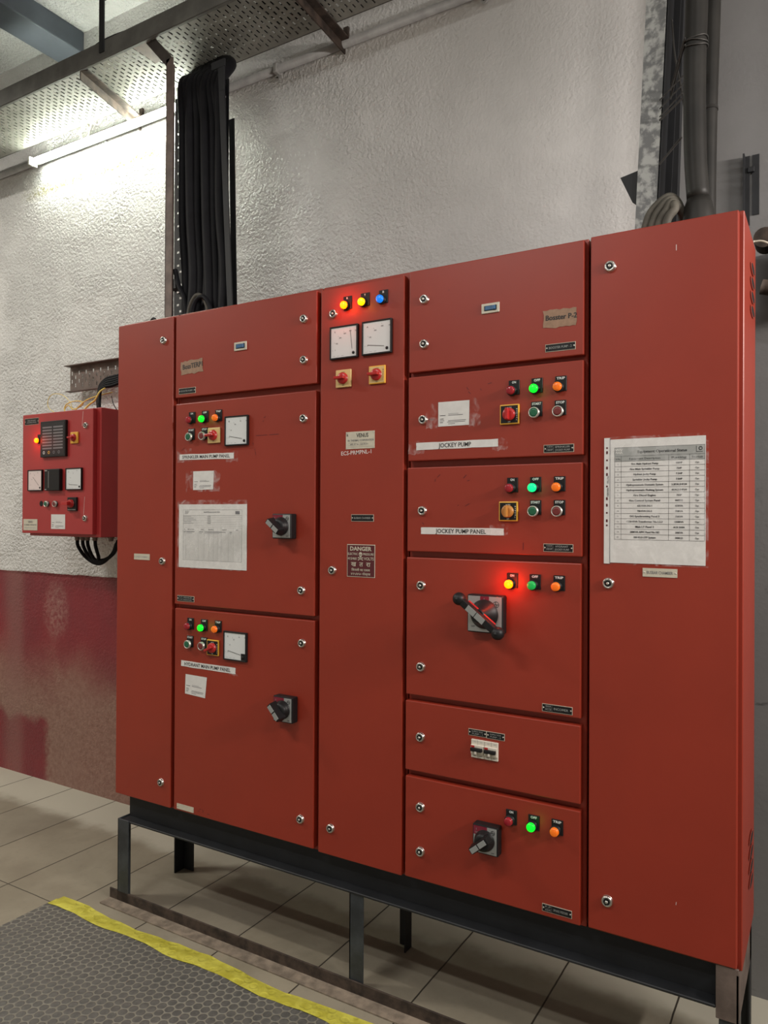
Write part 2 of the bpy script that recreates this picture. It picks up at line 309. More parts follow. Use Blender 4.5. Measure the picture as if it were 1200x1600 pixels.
class MB:
    def __init__(s): s.bm = bmesh.new(); s.mats = []
    def mi(s, m):
        if m not in s.mats: s.mats.append(m)
        return s.mats.index(m)
    def face(s, pts, m, smooth=False):
        try: f = s.bm.faces.new([s.bm.verts.new(p) for p in pts])
        except ValueError: return
        f.material_index = s.mi(m); f.smooth = smooth
    def box(s, x0, y0, z0, x1, y1, z1, m, bev=0.0, seg=2):
        t = bmesh.new(); g = bmesh.ops.create_cube(t, size=1)
        for v in t.verts: v.co = Vector(((x0+x1)/2+v.co.x*(x1-x0), (y0+y1)/2+v.co.y*(y1-y0), (z0+z1)/2+v.co.z*(z1-z0)))
        if bev: bmesh.ops.bevel(t, geom=list(t.edges), offset=bev, segments=seg, affect='EDGES', profile=0.5)
        s.merge(t, m)
    def merge(s, t, m, mat4=None, smooth=False):
        idx = s.mi(m); mp = {}
        for v in t.verts: mp[v] = s.bm.verts.new(mat4 @ v.co if mat4 else v.co)
        for f in t.faces:
            n = s.bm.faces.new([mp[v] for v in f.verts]); n.material_index = idx; n.smooth = smooth or f.smooth
        t.free()
    def obox(s, c, ax, ay, az, m, bev=0.0):   # oriented box: half-axes vectors
        t = bmesh.new(); bmesh.ops.create_cube(t, size=2)
        c, ax, ay, az = map(Vector, (c, ax, ay, az))
        for v in t.verts: v.co = c+ax*v.co.x+ay*v.co.y+az*v.co.z
        bmesh.ops.recalc_face_normals(t, faces=list(t.faces))
        if bev: bmesh.ops.bevel(t, geom=list(t.edges), offset=bev, segments=2, affect='EDGES', profile=0.5)
        s.merge(t, m)
    def lathe(s, c, prof, m, axis='y', n=28, sx=1.0):   # prof: (radius, offset along axis)
        c = Vector(c); rings = []
        for r, h in prof:
            ring = []
            for k in range(n):
                a = 2*PI*k/n; u, v = math.cos(a)*r, math.sin(a)*r
                d = {'y': (u, h, v), 'z': (u, v, h), 'x': (h, u, v)}[axis]
                ring.append(s.bm.verts.new(c+Vector(d)))
            rings.append(ring)
        idx = s.mi(m)
        for a, b in zip(rings, rings[1:]):
            for k in range(n):
                f = s.bm.faces.new((a[k], a[(k+1) % n], b[(k+1) % n], b[k])); f.material_index = idx; f.smooth = True
        for ring in (rings[0], rings[-1]):
            if max((v.co-c).length for v in ring) > 1e-6:
                f = s.bm.faces.new(ring); f.material_index = idx
    def tube(s, pts, r, m, n=8, smooth_path=True, rs=None):
        pts = [Vector(p) for p in pts]
        if smooth_path and len(pts) > 2: pts, rs = catmull(pts, rs)
        idx = s.mi(m); prev = None; ref = None; first = None
        for i, p in enumerate(pts):
            d = (pts[min(i+1, len(pts)-1)]-pts[max(i-1, 0)]).normalized()
            if ref is None: ref = d.orthogonal().normalized()
            ref = (ref-d*ref.dot(d)).normalized(); b = d.cross(ref)
            rr = rs[i] if rs else r
            ring = [s.bm.verts.new(p+(ref*math.cos(2*PI*k/n)+b*math.sin(2*PI*k/n))*rr) for k in range(n)]
            if prev:
                for k in range(n):
                    f = s.bm.faces.new((prev[k], prev[(k+1) % n], ring[(k+1) % n], ring[k])); f.material_index = idx; f.smooth = True
            else: first = ring
            prev = ring
        for rg in (first, prev):
            f = s.bm.faces.new(rg); f.material_index = idx
    def quad(s, x0, z0, x1, z1, y, m): s.face([(x0, y, z0), (x1, y, z0), (x1, y, z1), (x0, y, z1)], m)
    def text(s, body, x, z, h, m, y, width=None, align='l', rot=0.0, bold=0.012):
        # written on a plane facing the room (-Y); h = cap height; width squeezes/stretches to fit
        vs, fs = text_mesh(body, bold)
        if not vs: return
        x0 = min(v.x for v in vs); x1 = max(v.x for v in vs)
        k = h/0.70; kx = k if width is None else width/(x1-x0)
        off = {'l': 0, 'c': -(x1-x0)*kx/2, 'r': -(x1-x0)*kx}[align]
        cr, sr = math.cos(rot), math.sin(rot); idx = s.mi(m); nv = []
        for v in vs:
            a = (v.x-x0)*kx+off; b = v.y*k
            nv.append(s.bm.verts.new((x+a*cr-b*sr, y, z+a*sr+b*cr)))
        for f in fs:
            try: g = s.bm.faces.new([nv[i] for i in f]); g.material_index = idx
            except ValueError: pass
    def line(s, xa, za, xb, zb, t, m, y):
        d = Vector((xb-xa, 0, zb-za)); n = Vector((-d.z, 0, d.x)).normalized()*t/2
        a, b = Vector((xa, y, za)), Vector((xb, y, zb)); s.face([a-n, b-n, b+n, a+n], m)
    def ring(s, x, z, r, t, m, y, n=28):
        for k in range(n):
            a, b = 2*PI*k/n, 2*PI*(k+1)/n
            s.face([(x+math.cos(a)*r, y, z+math.sin(a)*r), (x+math.cos(b)*r, y, z+math.sin(b)*r), (x+math.cos(b)*(r-t), y, z+math.sin(b)*(r-t)), (x+math.cos(a)*(r-t), y, z+math.sin(a)*(r-t))], m)
    def build(s, name, parent=None, origin=None, label=None):
        o0 = Vector(origin) if origin is not None else s.center()
        for v in s.bm.verts: v.co -= o0
        me = bpy.data.meshes.new(name); s.bm.normal_update(); s.bm.to_mesh(me); s.bm.free()
        for m in s.mats: me.materials.append(M[m])
        o = bpy.data.objects.new(name, me); COL.objects.link(o)
        wp = Vector((0, 0, 0)); q = parent
        while q is not None: wp += q.location; q = q.parent
        o.parent = parent; o.location = o0-wp
        if label: o['label'] = label
        return o
    def center(s):
        if not s.bm.verts: return Vector((0, 0, 0))
        a = Vector([min(v.co[i] for v in s.bm.verts) for i in range(3)]); b = Vector([max(v.co[i] for v in s.bm.verts) for i in range(3)])
        return (a+b)/2
def catmull(P, rs=None, k=6):
    out, ro = [], []
    Q = [P[0]*2-P[1]]+P+[P[-1]*2-P[-2]]
    for i in range(1, len(Q)-2):
        a, b, c, d = Q[i-1:i+3]
        for j in range(k):
            t = j/k; out.append(0.5*((2*b)+(c-a)*t+(2*a-5*b+4*c-d)*t*t+(3*b-a-3*c+d)*t**3))
            if rs: ro.append(rs[i-1]*(1-t)+rs[i]*t)
    out.append(P[-1]); ro.append(rs[-1] if rs else 0)
    return out, (ro if rs else None)
def thing(name, label, cat, loc, group=None):
    o = bpy.data.objects.new(name, None); COL.objects.link(o); o.location = loc; o.empty_display_size = 0.05
    return tag(o, label, cat, group)
def tag(o, label, cat, group=None):
    o['label'] = label; o['category'] = cat
    if group: o['group'] = group
    return o
def struct(o): o['kind'] = 'structure'; return o

# ---------------------------------------------------------------- the room
XL, XR, YF, H, YW = -4.2, 4.6, -5.2, 4.14, 0.68
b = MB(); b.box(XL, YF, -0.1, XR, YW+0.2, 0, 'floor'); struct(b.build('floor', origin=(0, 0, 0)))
b = MB(); b.box(XL, YF, H, XR, YW+0.2, H+0.1, 'ceiling'); struct(b.build('ceiling', origin=(0, 0, 0)))
b = MB(); b.box(XL, YW, 0, 1.90, YW+0.2, H, 'wall'); struct(b.build('wall_back', origin=(0, 0, 0)))
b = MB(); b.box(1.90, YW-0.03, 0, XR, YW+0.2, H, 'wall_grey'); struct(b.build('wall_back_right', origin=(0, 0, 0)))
b = MB(); b.box(XL-0.15, YF, 0, XL, YW+0.2, H, 'plainwall'); struct(b.build('wall_left', origin=(XL, 0, 0)))
b = MB(); b.box(XR, YF, 0, XR+0.15, YW+0.2, H, 'plainwall'); struct(b.build('wall_right', origin=(XR, 0, 0)))
b = MB(); b.box(XL, YF-0.15, 0, XR, YF, H, 'plainwall'); struct(b.build('wall_front', origin=(0, YF, 0)))
b = MB(); b.box(-1.31, YF, 4.02, -1.12, YW, H, 'beam', 0.006); o = b.build('ceiling_beam'); struct(o)
b = MB(); b.box(-2.75, YF, 4.02, -2.56, YW, H, 'beam', 0.006); o = b.build('ceiling_beam'); struct(o)

# ---------------------------------------------------------------- door hardware
def lock(x, z, parent, y=0.0, s=1.0, turn=0.5):
    b = MB(); R = 0.0135*s
    b.lathe((x, y, z), [(R*1.05, 0), (R*1.05, -0.003), (R*0.95, -0.0075), (R*0.72, -0.009), (R*0.66, -0.0072)], 'chrome', n=24)
    b.lathe((x, y-0.0074, z), [(R*0.60, 0), (R*0.60, -0.0008)], 'black', n=18)
    c, sn = math.cos(turn), math.sin(turn)
    b.obox((x, y-0.0088, z), (R*0.62*c, 0, R*0.62*sn), (0, 0.0009, 0), (-R*0.16*sn, 0, R*0.16*c), 'black')
    b.lathe((x, y-0.0085, z), [(R*0.26, 0), (R*0.26, -0.0022), (R*0.12, -0.0026)], 'steel', n=12)
    b.build('lock', parent, (x, y, z))
def legend(x, z, txt, parent, y=0.0, s=1.0):
    b = MB(); w2, h0, h1 = 0.0158*s, -0.012*s, 0.0285*s
    b.box(x-w2, y-0.0030, z+h0, x+w2, y, z+h1, 'black', 0.0006, 1)
    b.text(txt, x, z+0.0195*s, 0.0062*s, 'white', y-0.0034, width=min(0.026*s, 0.0062*s*len(txt)*0.95), align='c', bold=0.03)
    b.build('legend_plate', parent, (x, y, z))
LIT = {'lit_red': ((1, 0.05, 0.01), 0.085), 'lit_yellow': ((1, 0.35, 0.02), 0.02), 'lit_green': ((0.05, 1, 0.05), 0.006), 'lit_mint': ((0.02, 1, 0.3), 0.006)}
def lamp(x, z, lens, parent, txt='', y=0.0, s=1.0, power=1.0, dx=0.006):
    if txt is not None: legend(x+dx, z+0.001, txt, parent, y, s)
    b = MB(); R = 0.0145*s
    b.lathe((x, y-0.002, z), [(R, 0), (R, -0.007*s), (R*0.93, -0.010*s), (R*0.80, -0.010*s)], 'black', n=26)
    b.lathe((x, y-0.010*s, z), [(R*0.82, 0.002), (R*0.82, -0.008*s), (R*0.74, -0.0105*s), (R*0.45, -0.0120*s), (0.0001, -0.0124*s)], lens, n=26)
    b.build('indicator_lamp', parent, (x, y, z), {'lit_red': 'glowing red lamp', 'lit_yellow': 'glowing amber lamp', 'lit_green': 'glowing green lamp', 'lit_mint': 'glowing mint green lamp', 'lit_blue': 'blue lamp', 'orange': 'orange lamp', 'dimred': 'unlit red lamp', 'litgreen_dim': 'dim green lamp'}.get(lens))
    if lens in LIT:
        c, e = LIT[lens]
        l = bpy.data.lights.new('lamp_glow', 'POINT'); l.color = c; l.energy = e*power*2.6; l.shadow_soft_size = 0.012
        o = bpy.data.objects.new('lamp_glow', l); o.location = (x, y-0.042, z); COL.objects.link(o)
def button(x, z, col, parent, txt='', y=0.0, s=1.0):
    if txt is not None: legend(x+0.005, z+0.002, txt, parent, y, s)
    b = MB(); R = 0.0150*s
    b.lathe((x, y-0.002, z), [(R*0.98, 0), (R*0.98, -0.006*s)], 'black', n=26)
    b.lathe((x, y-0.008*s, z), [(R, 0), (R, -0.0055*s), (R*0.93, -0.0075*s), (R*0.82, -0.0075*s), (R*0.80, -0.004*s)], 'steel', n=28)
    b.lathe((x, y-0.0115*s, z), [(R*0.79, 0), (R*0.77, -0.0035*s), (R*0.5, -0.0042*s)], col, n=24)
    b.build('push_button', parent, (x, y, z), 'green start button' if col == 'btn_green' else 'dark red stop button')
def nameplate(r, parent, lines, y=0.0, base='black', ink='engraved', edge='cream', split=False, h=None):
    x0, z0, x1, z1 = r; b = MB(); w_, hh = x1-x0, z1-z0
    b.box(x0, y-0.0012, z0, x1, y, z1, edge)
    t = 0.0012 if base != edge else 0
    b.box(x0+t, y-0.0016, z0+t, x1-t, y-0.0008, z1-t, base)
    for xx in (x0+0.0042, x1-0.0042): b.lathe((xx, y-0.0014, (z0+z1)/2), [(0.0021, 0), (0.0019, -0.0012), (0.0008, -0.0015)], 'steel', n=10)
    xa, xb = x0+0.009, x1-0.009
    if split:
        xm = x0+w_*0.33
        b.line(xm, z0+0.002, xm, z1-0.002, 0.0004, ink, y-0.0018); b.line(xa, (z0+z1)/2, xm, (z0+z1)/2, 0.0004, ink, y-0.0018)
        for k, s_ in enumerate(split): b.text(s_, xa, z1-0.0075-k*0.0088, 0.0042, ink, y-0.0019, width=xm-xa-0.002)
        xa = xm+0.003
    n = len(lines); th = h or min(0.006, (hh-0.006)/(n*1.5))
    for k, s_ in enumerate(lines):
        zc = (z0+z1)/2+((n-1)/2-k)*th*1.6-th/2
        if s_: b.text(s_, (xa+xb)/2, zc, th, ink, y-0.0019, width=min(xb-xa-0.003, len(s_)*th*0.95), align='c')
    b.build('nameplate', parent, ((x0+x1)/2, y, (z0+z1)/2), ('black' if base == 'black' else 'cream')+' engraved nameplate')
def meter(r, parent, y=0.0, unit='A', ang=172, ticks=('0', '10', '20', '30', '40'), kind='ammeter', face='white', base_ang=172, corner=True, dark=False):
    x0, z0, x1, z1 = r; b = MB(); t = 0.0048; w_ = x1-x0; yy = y-0.010
    for q in ((x0, z0, x0+t, z1), (x1-t, z0, x1, z1), (x0+t, z0, x1-t, z0+t), (x0+t, z1-t, x1-t, z1)):
        b.box(q[0], yy, q[1], q[2], y, q[3], 'black', 0.0008, 1)
    b.box(x0+t, yy+0.0025, z0+t, x1-t, y, z1-t, face)
    yf = yy+0.0020; cx, cz = x1-0.020, z0+0.018; R = w_*0.62
    b.text(unit, x0+w_*0.16, z1-0.021, 0.0060, 'greyink', yf)
    for k, s_ in enumerate(ticks):
        a = math.radians(base_ang-(base_ang-78)*k/(len(ticks)-1)); ca, sa = math.cos(a), math.sin(a)
        b.text(s_, cx+ca*R, cz+sa*R, 0.0042, 'greyink', yf, align='c')
        b.line(cx+ca*(R+0.008), cz+sa*(R+0.008), cx+ca*(R+0.012), cz+sa*(R+0.012), 0.0006, 'greyink', yf)
    a = math.radians(ang); ca, sa = math.cos(a), math.sin(a)
    if dark: b.box(cx-0.004, yf-0.0004, z0+t, x1-t, yf, cz+0.010, 'black')
    b.line(cx+ca*0.006, cz+sa*0.006+0.004, cx+ca*R, cz+sa*R+0.004, 0.0013, 'ink', yf-0.0008)
    b.lathe((x1-0.016, yf, z0+0.0155), [(0.0048, 0), (0.0046, -0.0015), (0.001, -0.002)], 'black', n=16)
    for k in range(3): b.line(x0+0.012+k*0.016, z0+0.0095, x0+0.021+k*0.016, z0+0.0100, 0.0010, 'faintink', yf)
    b.build(kind, parent, ((x0+x1)/2, y, (z0+z1)/2))
def selector(r, parent, y=0.0, plate='yellow', inner='black', knob='redknob', ang=0.0, lever=True, txt=()):
    x0, z0, x1, z1 = r; cx, cz = (x0+x1)/2, (z0+z1)/2; w_ = (x1-x0)/2
    b = MB(); b.box(x0, y-0.007, z0, x1, y, z1, plate, 0.0022)
    if inner: b.box(x0+0.0035, y-0.0076, z0+0.0035, x1-0.0035, y-0.002, z1-0.0035, inner)
    ik = 'white' if inner == 'black' else 'ink'
    b.text('AUTO', cx, z1-0.0110, 0.0035, ik, y-0.0080, align='c')
    b.text('OFF', cx, z0+0.0050, 0.0032, ik, y-0.0080, align='c')
    if inner:
        for k, c_ in enumerate('MANUAL'): b.text(c_, x1-0.0078, z1-0.016-k*0.0058, 0.0035, ik, y-0.0080)
    b.build('switch_plate', parent, (cx, y, cz), plate.split('_')[0]+' square switch plate')
    b = MB(); R = w_*0.62
    b.lathe((cx, y-0.007, cz), [(R, 0), (R, -0.008), (R*0.9, -0.0105), (R*0.5, -0.0110)], knob, n=26)
    c, sn = math.cos(ang), math.sin(ang); ln = w_*(0.64 if lever else 0.56)
    off = 0.10*w_ if lever else 0
    b.obox((cx+off*c, y-0.0235, cz+off*sn), (ln*c, 0, ln*sn), (0, 0.0085, 0), (-R*0.24*sn, 0, R*0.24*c), knob, 0.0018)
    b.build('switch_knob', parent, (cx, y, cz), ('red' if knob == 'redknob' else 'orange')+' turning knob')
def rotary(r, parent, bar_ang, y=0.0, seed=0):
    x0, z0, x1, z1 = r; cx, cz = (x0+x1)/2, (z0+z1)/2; w_ = x1-x0; yp = y-0.030
    b = MB(); b.box(x0-0.002, yp, z0-0.002, x1+0.002, y, z1+0.002, 'black', 0.0035)
    b.box(x0+0.002, yp-0.0010, z0+0.002, x1-0.002, yp+0.004, z1-0.002, 'silver')
    b.box(x0+0.002, yp-0.0016, z1-0.026, cx+0.006, yp, z1-0.002, 'maroon_patch')
    b.text('I', x0+0.010, z1-0.014, 0.006, 'silver', yp-0.002); b.text('ON', x0+0.007, z1-0.022, 0.004, 'silver', yp-0.002)
    b.text('O', cx-0.003, z0+0.006, 0.006, 'ink', yp-0.0015); b.text('OFF', x1-0.018, z0+0.005, 0.004, 'ink', yp-0.0015)
    ex, ez = x1-0.013, z1-0.014
    b.ring(ex, ez, 0.0065, 0.0013, 'ink', yp-0.0015, 20); b.line(ex-0.005, ez, ex+0.005, ez, 0.0016, 'ink', yp-0.0016); b.line(ex-0.002, ez, ex-0.001, ez+0.006, 0.0014, 'ink', yp-0.0016); b.line(ex+0.002, ez, ex+0.001, ez-0.006, 0.0014, 'ink', yp-0.0016)
    b.build('switch_plate', parent, (cx, y, cz), 'silver square switch plate on a black base')
    b = MB(); R = w_*0.40
    b.lathe((cx, yp, cz), [(R, 0), (R, -0.008), (R*0.92, -0.012), (R*0.85, -0.016), (R*0.80, -0.024), (R*0.5, -0.026)], 'black', n=32)
    c, sn = math.cos(bar_ang), math.sin(bar_ang)
    # tapered grip fin across the knob
    yb0, yb1 = yp-0.018, yp-0.050
    h1, h2, l1, l2 = 0.013, 0.0085, 0.033, 0.031
    pts = []
    for yy, hh, ll in ((yb0, h1, l1), (yb1, h2, l2)):
        for a_, b_ in ((-1, -1), (1, -1), (1, 1), (-1, 1)): pts.append((cx+a_*ll*c-b_*hh*sn, yy, cz+a_*ll*sn+b_*hh*c))
    t = bmesh.new(); vs = [t.verts.new(p) for p in pts]
    for q in ((0, 1, 2, 3), (4, 5, 6, 7), (0, 1, 5, 4), (1, 2, 6, 5), (2, 3, 7, 6), (3, 0, 4, 7)): t.faces.new([vs[i] for i in q])
    bmesh.ops.recalc_face_normals(t, faces=list(t.faces)); bmesh.ops.bevel(t, geom=list(t.edges), offset=0.002, segments=2, affect='EDGES'); b.merge(t, 'black')
    for sg in (-1, 1):
        q = (cx+sg*0.0145*c, yb1-0.0002, cz+sg*0.0145*sn)
        b.obox(q, (0.0125*c, 0, 0.0125*sn), (0, 0.0010, 0), (-0.0070*sn, 0, 0.0070*c), 'engraved')
    b.build('rotary_handle', parent, (cx, y, cz), 'black rotary grip with grey label')
def window(r, parent, y=0.0):
    x0, z0, x1, z1 = r; b = MB()
    b.box(x0, y-0.0035, z0, x1, y, z1, 'cream', 0.0016)
    b.box(x0+0.009, y-0.0040, z0+0.007, x1-0.008, y-0.002, z1-0.007, 'gap')
    b.box(x0+0.012, y-0.0065, z0+0.0085, x1-0.018, y-0.003, z1-0.0085, 'bluewin', 0.0008)
    b.box(x1-0.020, y-0.0095, z0+0.0085, x1-0.011, y-0.003, z1-0.0085, 'bluewin', 0.0008)
    b.build('breaker_window', parent, ((x0+x1)/2, y, (z0+z1)/2), 'cream framed cut-out showing a blue toggle')

DT = 0.024          # door thickness: faces lie at y = 0, cabinet bodies start behind
def door(r, parent, m='red', y=0.0, depth=DT, name='door'):
    x0, z0, x1, z1 = r; b = MB(); b.box(x0, y, z0, x1, y+depth, z1, m, 0.0028, 2)
    return b.build(name, parent, (x0, y, z0))
def marks(d, pts):
    for x, z, a, l in pts:
        b = MB(); b.line(x, z, x+l*math.cos(a), z+l*math.sin(a), 0.0016, 'maroon', -0.0006)
        b.build('scuff_mark', d, None, 'dark scuff or glue mark')
BY0, BY1 = 0.0245, 0.335
def cabinet(x0, x1, label, cat='electrical cabinet'):
    t = thing('control_cabinet', label, cat, ((x0+x1)/2, 0.17, 0.405), None)
    b = MB(); b.box(x0+0.002, BY0, 0.408, x1-0.002, BY1, 2.249, 'red', 0.002, 1)
    b.build('body', t, ((x0+x1)/2, 0.17, 0.408))
    return t

# A: narrow cable chamber, far left
A = cabinet(-0.001, 0.3050, 'narrow full-height red cabinet at the left end of the row, with a cream plate')
d = door((-0.001, 0.4184, 0.299, 2.2388), A)
for x, z, t_ in ((0.2500, 2.155, 1.2), (0.2515, 1.330, 0.7), (0.2515, 0.506, 1.3)): lock(x, z, d, turn=t_)
nameplate((0.0977, 1.331, 0.1827, 1.3537), d, ['CABLE CHAMBER'], base='cream', ink='faintink')
b = MB(); b.tube([(0.045, 0.12, 2.247), (0.045, 0.12, 2.275), (0.060, 0.12, 2.290), (0.075, 0.12, 2.275), (0.075, 0.12, 2.247)], 0.0055, 'black', 10); b.build('lifting_eye', A)

# B: sprinkler / hydrant pump column
B = cabinet(0.3055, 0.9620, 'red three-door cabinet for the sprinkler and hydrant main pumps, second from left')
d = door((0.3130, 1.9337, 0.9540, 2.2366), B)
lock(0.903, 2.150, d, turn=1.2); lock(0.904, 2.0146, d, turn=0.6)
window((0.6007, 2.0757, 0.6578, 2.1056), d)
nameplate((0.3315, 1.9455, 0.4156, 1.9671), d, ['BOOSTER PUMP-1'])
d = door((0.3150, 1.1745, 0.9510, 1.9110), B)
lock(0.904, 1.822, d, turn=1.4); lock(0.899, 1.2563, d, turn=2.2)
lamp(0.394, 1.8470, 'dimred', d, 'ON'); lamp(0.4585, 1.8470, 'lit_green', d, 'OFF'); lamp(0.5235, 1.8470, 'orange', d, 'TRIP')
button(0.392, 1.786, 'btn_green', d, 'START'); button(0.4575, 1.786, 'btn_red', d, 'STOP')
selector((0.481, 1.7585, 0.5390, 1.8135), d, plate='yellow_pale', inner=None, ang=PI+0.05)
meter((0.5640, 1.7450, 0.6700, 1.8490), d, ang=170)
rotary((0.7995, 1.4276, 0.8749, 1.5065), d, math.radians(-38))
nameplate((0.330, 1.1867, 0.4147, 1.2075), d, ['SPRINKLER', 'MAIN PUMP'], split=('F.P', '110'))
marks(d, [(0.735, 1.835, 0.6, 0.008), (0.73, 1.822, 0.7, 0.006), (0.70, 1.776, 0.0, 0.05), (0.76, 1.776, 0.0, 0.04), (0.69, 1.745, 2.0, 0.008), (0.695, 1.725, 1.3, 0.006), (0.700, 1.71, 1.8, 0.012), (0.345, 1.738, 0.6, 0.02)])
d = door((0.3175, 0.4196, 0.9515, 1.1600), B)
lock(0.9025, 1.0836, d, turn=0.2); lock(0.9003, 0.5065, d, turn=0.3)
lamp(0.393, 1.0995, 'dimred', d, 'ON'); lamp(0.4605, 1.0995, 'lit_green', d, 'OFF'); lamp(0.5275, 1.1000, 'orange', d, 'TRIP')
button(0.3925, 1.034, 'btn_green', d, 'START'); button(0.4605, 1.034, 'btn_red', d, 'STOP')
selector((0.4835, 1.0045, 0.5400, 1.0600), d, ang=PI+0.45)
meter((0.5644, 0.9967, 0.6696, 1.0974), d, ang=170, dark=True)
rotary((0.8085, 0.8239, 0.8845, 0.9050), d, math.radians(-48))
nameplate((0.3348, 0.4264, 0.4186, 0.4458), d, ['', ''], base='cream', ink='faintink')
marks(d, [(0.438, 0.437, 0.2, 0.010), (0.448, 0.443, 0.9, 0.008), (0.462, 0.437, 0.9, 0.010), (0.463, 0.444, 2.2, 0.006), (0.485, 0.436, 0.1, 0.010)])

# C: metering column
C = cabinet(0.9625, 1.2885, 'tall narrow red cabinet in the middle with two meters, three lamps and the DANGER plate')
d = door((0.9710, 0.4154, 1.2805, 2.2342), C)
lock(1.0215, 2.150, d, turn=1.5); lock(1.0220, 1.328, d, turn=1.3); lock(1.0205, 0.5027, d, turn=1.2)
lamp(1.0695, 2.1690, 'lit_red', d, 'R', power=1.3); lamp(1.1355, 2.1700, 'lit_yellow', d, 'Y'); lamp(1.2025, 2.1695, 'lit_blue', d, 'B')
meter((1.0122, 2.0014, 1.1183, 2.1064), d, unit='V', ang=97, ticks=('0', '100', '200', '300', '400', '500'), kind='voltmeter')
meter((1.1341, 2.0023, 1.2412, 2.1079), d, ang=172, ticks=('0', '100', '200', '300', '400'))
selector((1.0345, 1.9105, 1.0925, 1.9667), d, plate='yellow_pale', inner=None, ang=PI)
selector((1.1590, 1.9110, 1.2180, 1.9672), d, plate='yellow', inner='yellow_pale', ang=PI)
b = MB(); x0, z0, x1, z1 = 1.0716, 1.7135, 1.1784, 1.7679
b.box(x0, -0.0012, z0, x1, 0, z1, 'cream')
b.text('VENUS', x0+0.062, z1-0.0185, 0.0125, 'ink', -0.0016, width=0.044, align='c')
b.text('R', x0+0.0035, z1-0.0145, 0.0075, 'ink', -0.0016)
b.text('SR. THERMAL CORPORATION', (x0+x1)/2+0.002, z0+0.0235, 0.0060, 'greyink', -0.0016, width=0.097, align='c')
b.text('MFD. BY  No. 11205 PN 411', (x0+x1)/2-0.003, z0+0.0125, 0.0040, 'greyink', -0.0016, width=0.066, align='c')
for zz in (0.0105, 0.0185): b.line(x0+0.010, z0+zz, x0+0.078, z0+zz, 0.0004, 'greyink', -0.0017)
b.line(x0+0.008, z0+0.006, x1-0.008, z0+0.006, 0.0004, 'greyink', -0.0017)
for xx in (x0+0.004, x1-0.004):
    for zz in (z0+0.004, z1-0.004): b.lathe((xx, -0.001, zz), [(0.0018, 0), (0.0016, -0.001), (0.0006, -0.0013)], 'steel', n=10)
b.build('maker_plate', d, ((x0+x1)/2, 0, (z0+z1)/2), 'cream maker plate with screws')
b = MB(); b.text('ECS-PRMPNL-1', 1.0535, 1.6945, 0.0125, 'pinkwhite', -0.0006, width=0.113, rot=0.03); b.build('chalk_writing', d, None, 'white chalk lettering')
nameplate((1.0937, 1.4853, 1.1763, 1.5071), d, ['BUSBAR CHAMBER'])
b = MB(); x0, z0, x1, z1 = 1.0783, 1.3105, 1.1822, 1.4132; cx = (x0+x1)/2
b.box(x0, -0.0012, z0, x1, 0, z1, 'cream', 0.0005, 1); b.box(x0+0.0022, -0.0016, z0+0.0022, x1-0.0022, -0.0006, z1-0.0022, 'maroon')
yt = -0.0022
b.text('DANGER', cx, z1-0.0195, 0.0125, 'cream', yt, width=0.080, align='c', bold=0.03)
b.text('ELECTRIC', x0+0.004, z1-0.0335, 0.0070, 'cream', yt, width=0.037); b.text('PRESSURE', x1-0.004, z1-0.0335, 0.0070, 'cream', yt, width=0.039, align='r')
b.text('415/460', x0+0.004, z1-0.0485, 0.0080, 'cream', yt, width=0.033); b.text('VOLTS', x1-0.004, z1-0.0485, 0.0090, 'cream', yt, width=0.036, align='r')
sx, sz = cx-0.001, z1-0.0315
b.lathe((sx, yt+0.0004, sz+0.0010), [(0.0066, 0), (0.0062, -0.0006)], 'cream', n=18); b.box(sx-0.0035, yt-0.0002, sz-0.0095, sx+0.0035, yt+0.0004, sz-0.003, 'cream')
for q in (-0.0026, 0.0026): b.lathe((sx+q, yt-0.0003, sz), [(0.0016, 0), (0.0015, -0.0003)], 'maroon', n=10)
b.box(sx-0.0005, yt-0.0006, sz-0.0042, sx+0.0005, yt-0.0002, sz-0.0022, 'maroon')
for sg in (-1, 1): b.line(sx-0.008, sz-0.0135-sg*0.0035, sx+0.008, sz-0.0135+sg*0.0035, 0.0020, 'cream', yt)
for q in (-1, 1):
    for sg in (-1, 1): b.lathe((sx+q*0.008, yt+0.0003, sz-0.0135+sg*0.0035), [(0.0017, 0), (0.0016, -0.0005)], 'cream', n=10)
b.text('\u0916  \u0924  \u0930\u093e', cx, z0+0.0340, 0.0135, 'cream', yt, width=0.072, align='c')
b.text('\u093f\u092c\u091c\u0932\u0940 \u0915\u093e \u0926\u092c\u093e\u0935', cx, z0+0.0195, 0.0068, 'cream', yt, width=0.068, align='c')
b.text('\u096a\u0967\u096b/\u096a\u096c\u0966 \u0935\u094b\u0932\u094d\u091f\u0938', cx, z0+0.0070, 0.0068, 'cream', yt, width=0.072, align='c')
b.build('danger_plate', d, (cx, 0, (z0+z1)/2), 'maroon enamel warning plate with white lettering and skull')

# D: six feeder doors
D = cabinet(1.2890, 1.8365, 'wide red cabinet with six stacked doors, right of the middle one')
d = door((1.2985, 1.9345, 1.8285, 2.2406), D)
lock(1.350, 2.1495, d, turn=1.7); lock(1.350, 2.0161, d, turn=0.7)
window((1.5351, 2.0801, 1.5899, 2.1085), d); nameplate((1.7234, 1.9512, 1.8068, 1.9720), d, ['BOOSTER PUMP - 2'])
b = MB(); b.line(1.43, 2.168, 1.432, 2.163, 0.001, 'maroon', -0.0005); b.build('scuff_mark', d)
d = door((1.2970, 1.6684, 1.8280, 1.9208), D)
lock(1.348, 1.7903, d, turn=1.4)
lamp(1.6285, 1.8535, 'dimred', d, 'ON'); lamp(1.6950, 1.8535, 'lit_green', d, 'OFF'); lamp(1.7615, 1.8532, 'orange', d, 'TRIP')
button(1.6950, 1.7880, 'btn_green', d, 'START'); button(1.7615, 1.7871, 'btn_red', d, 'STOP')
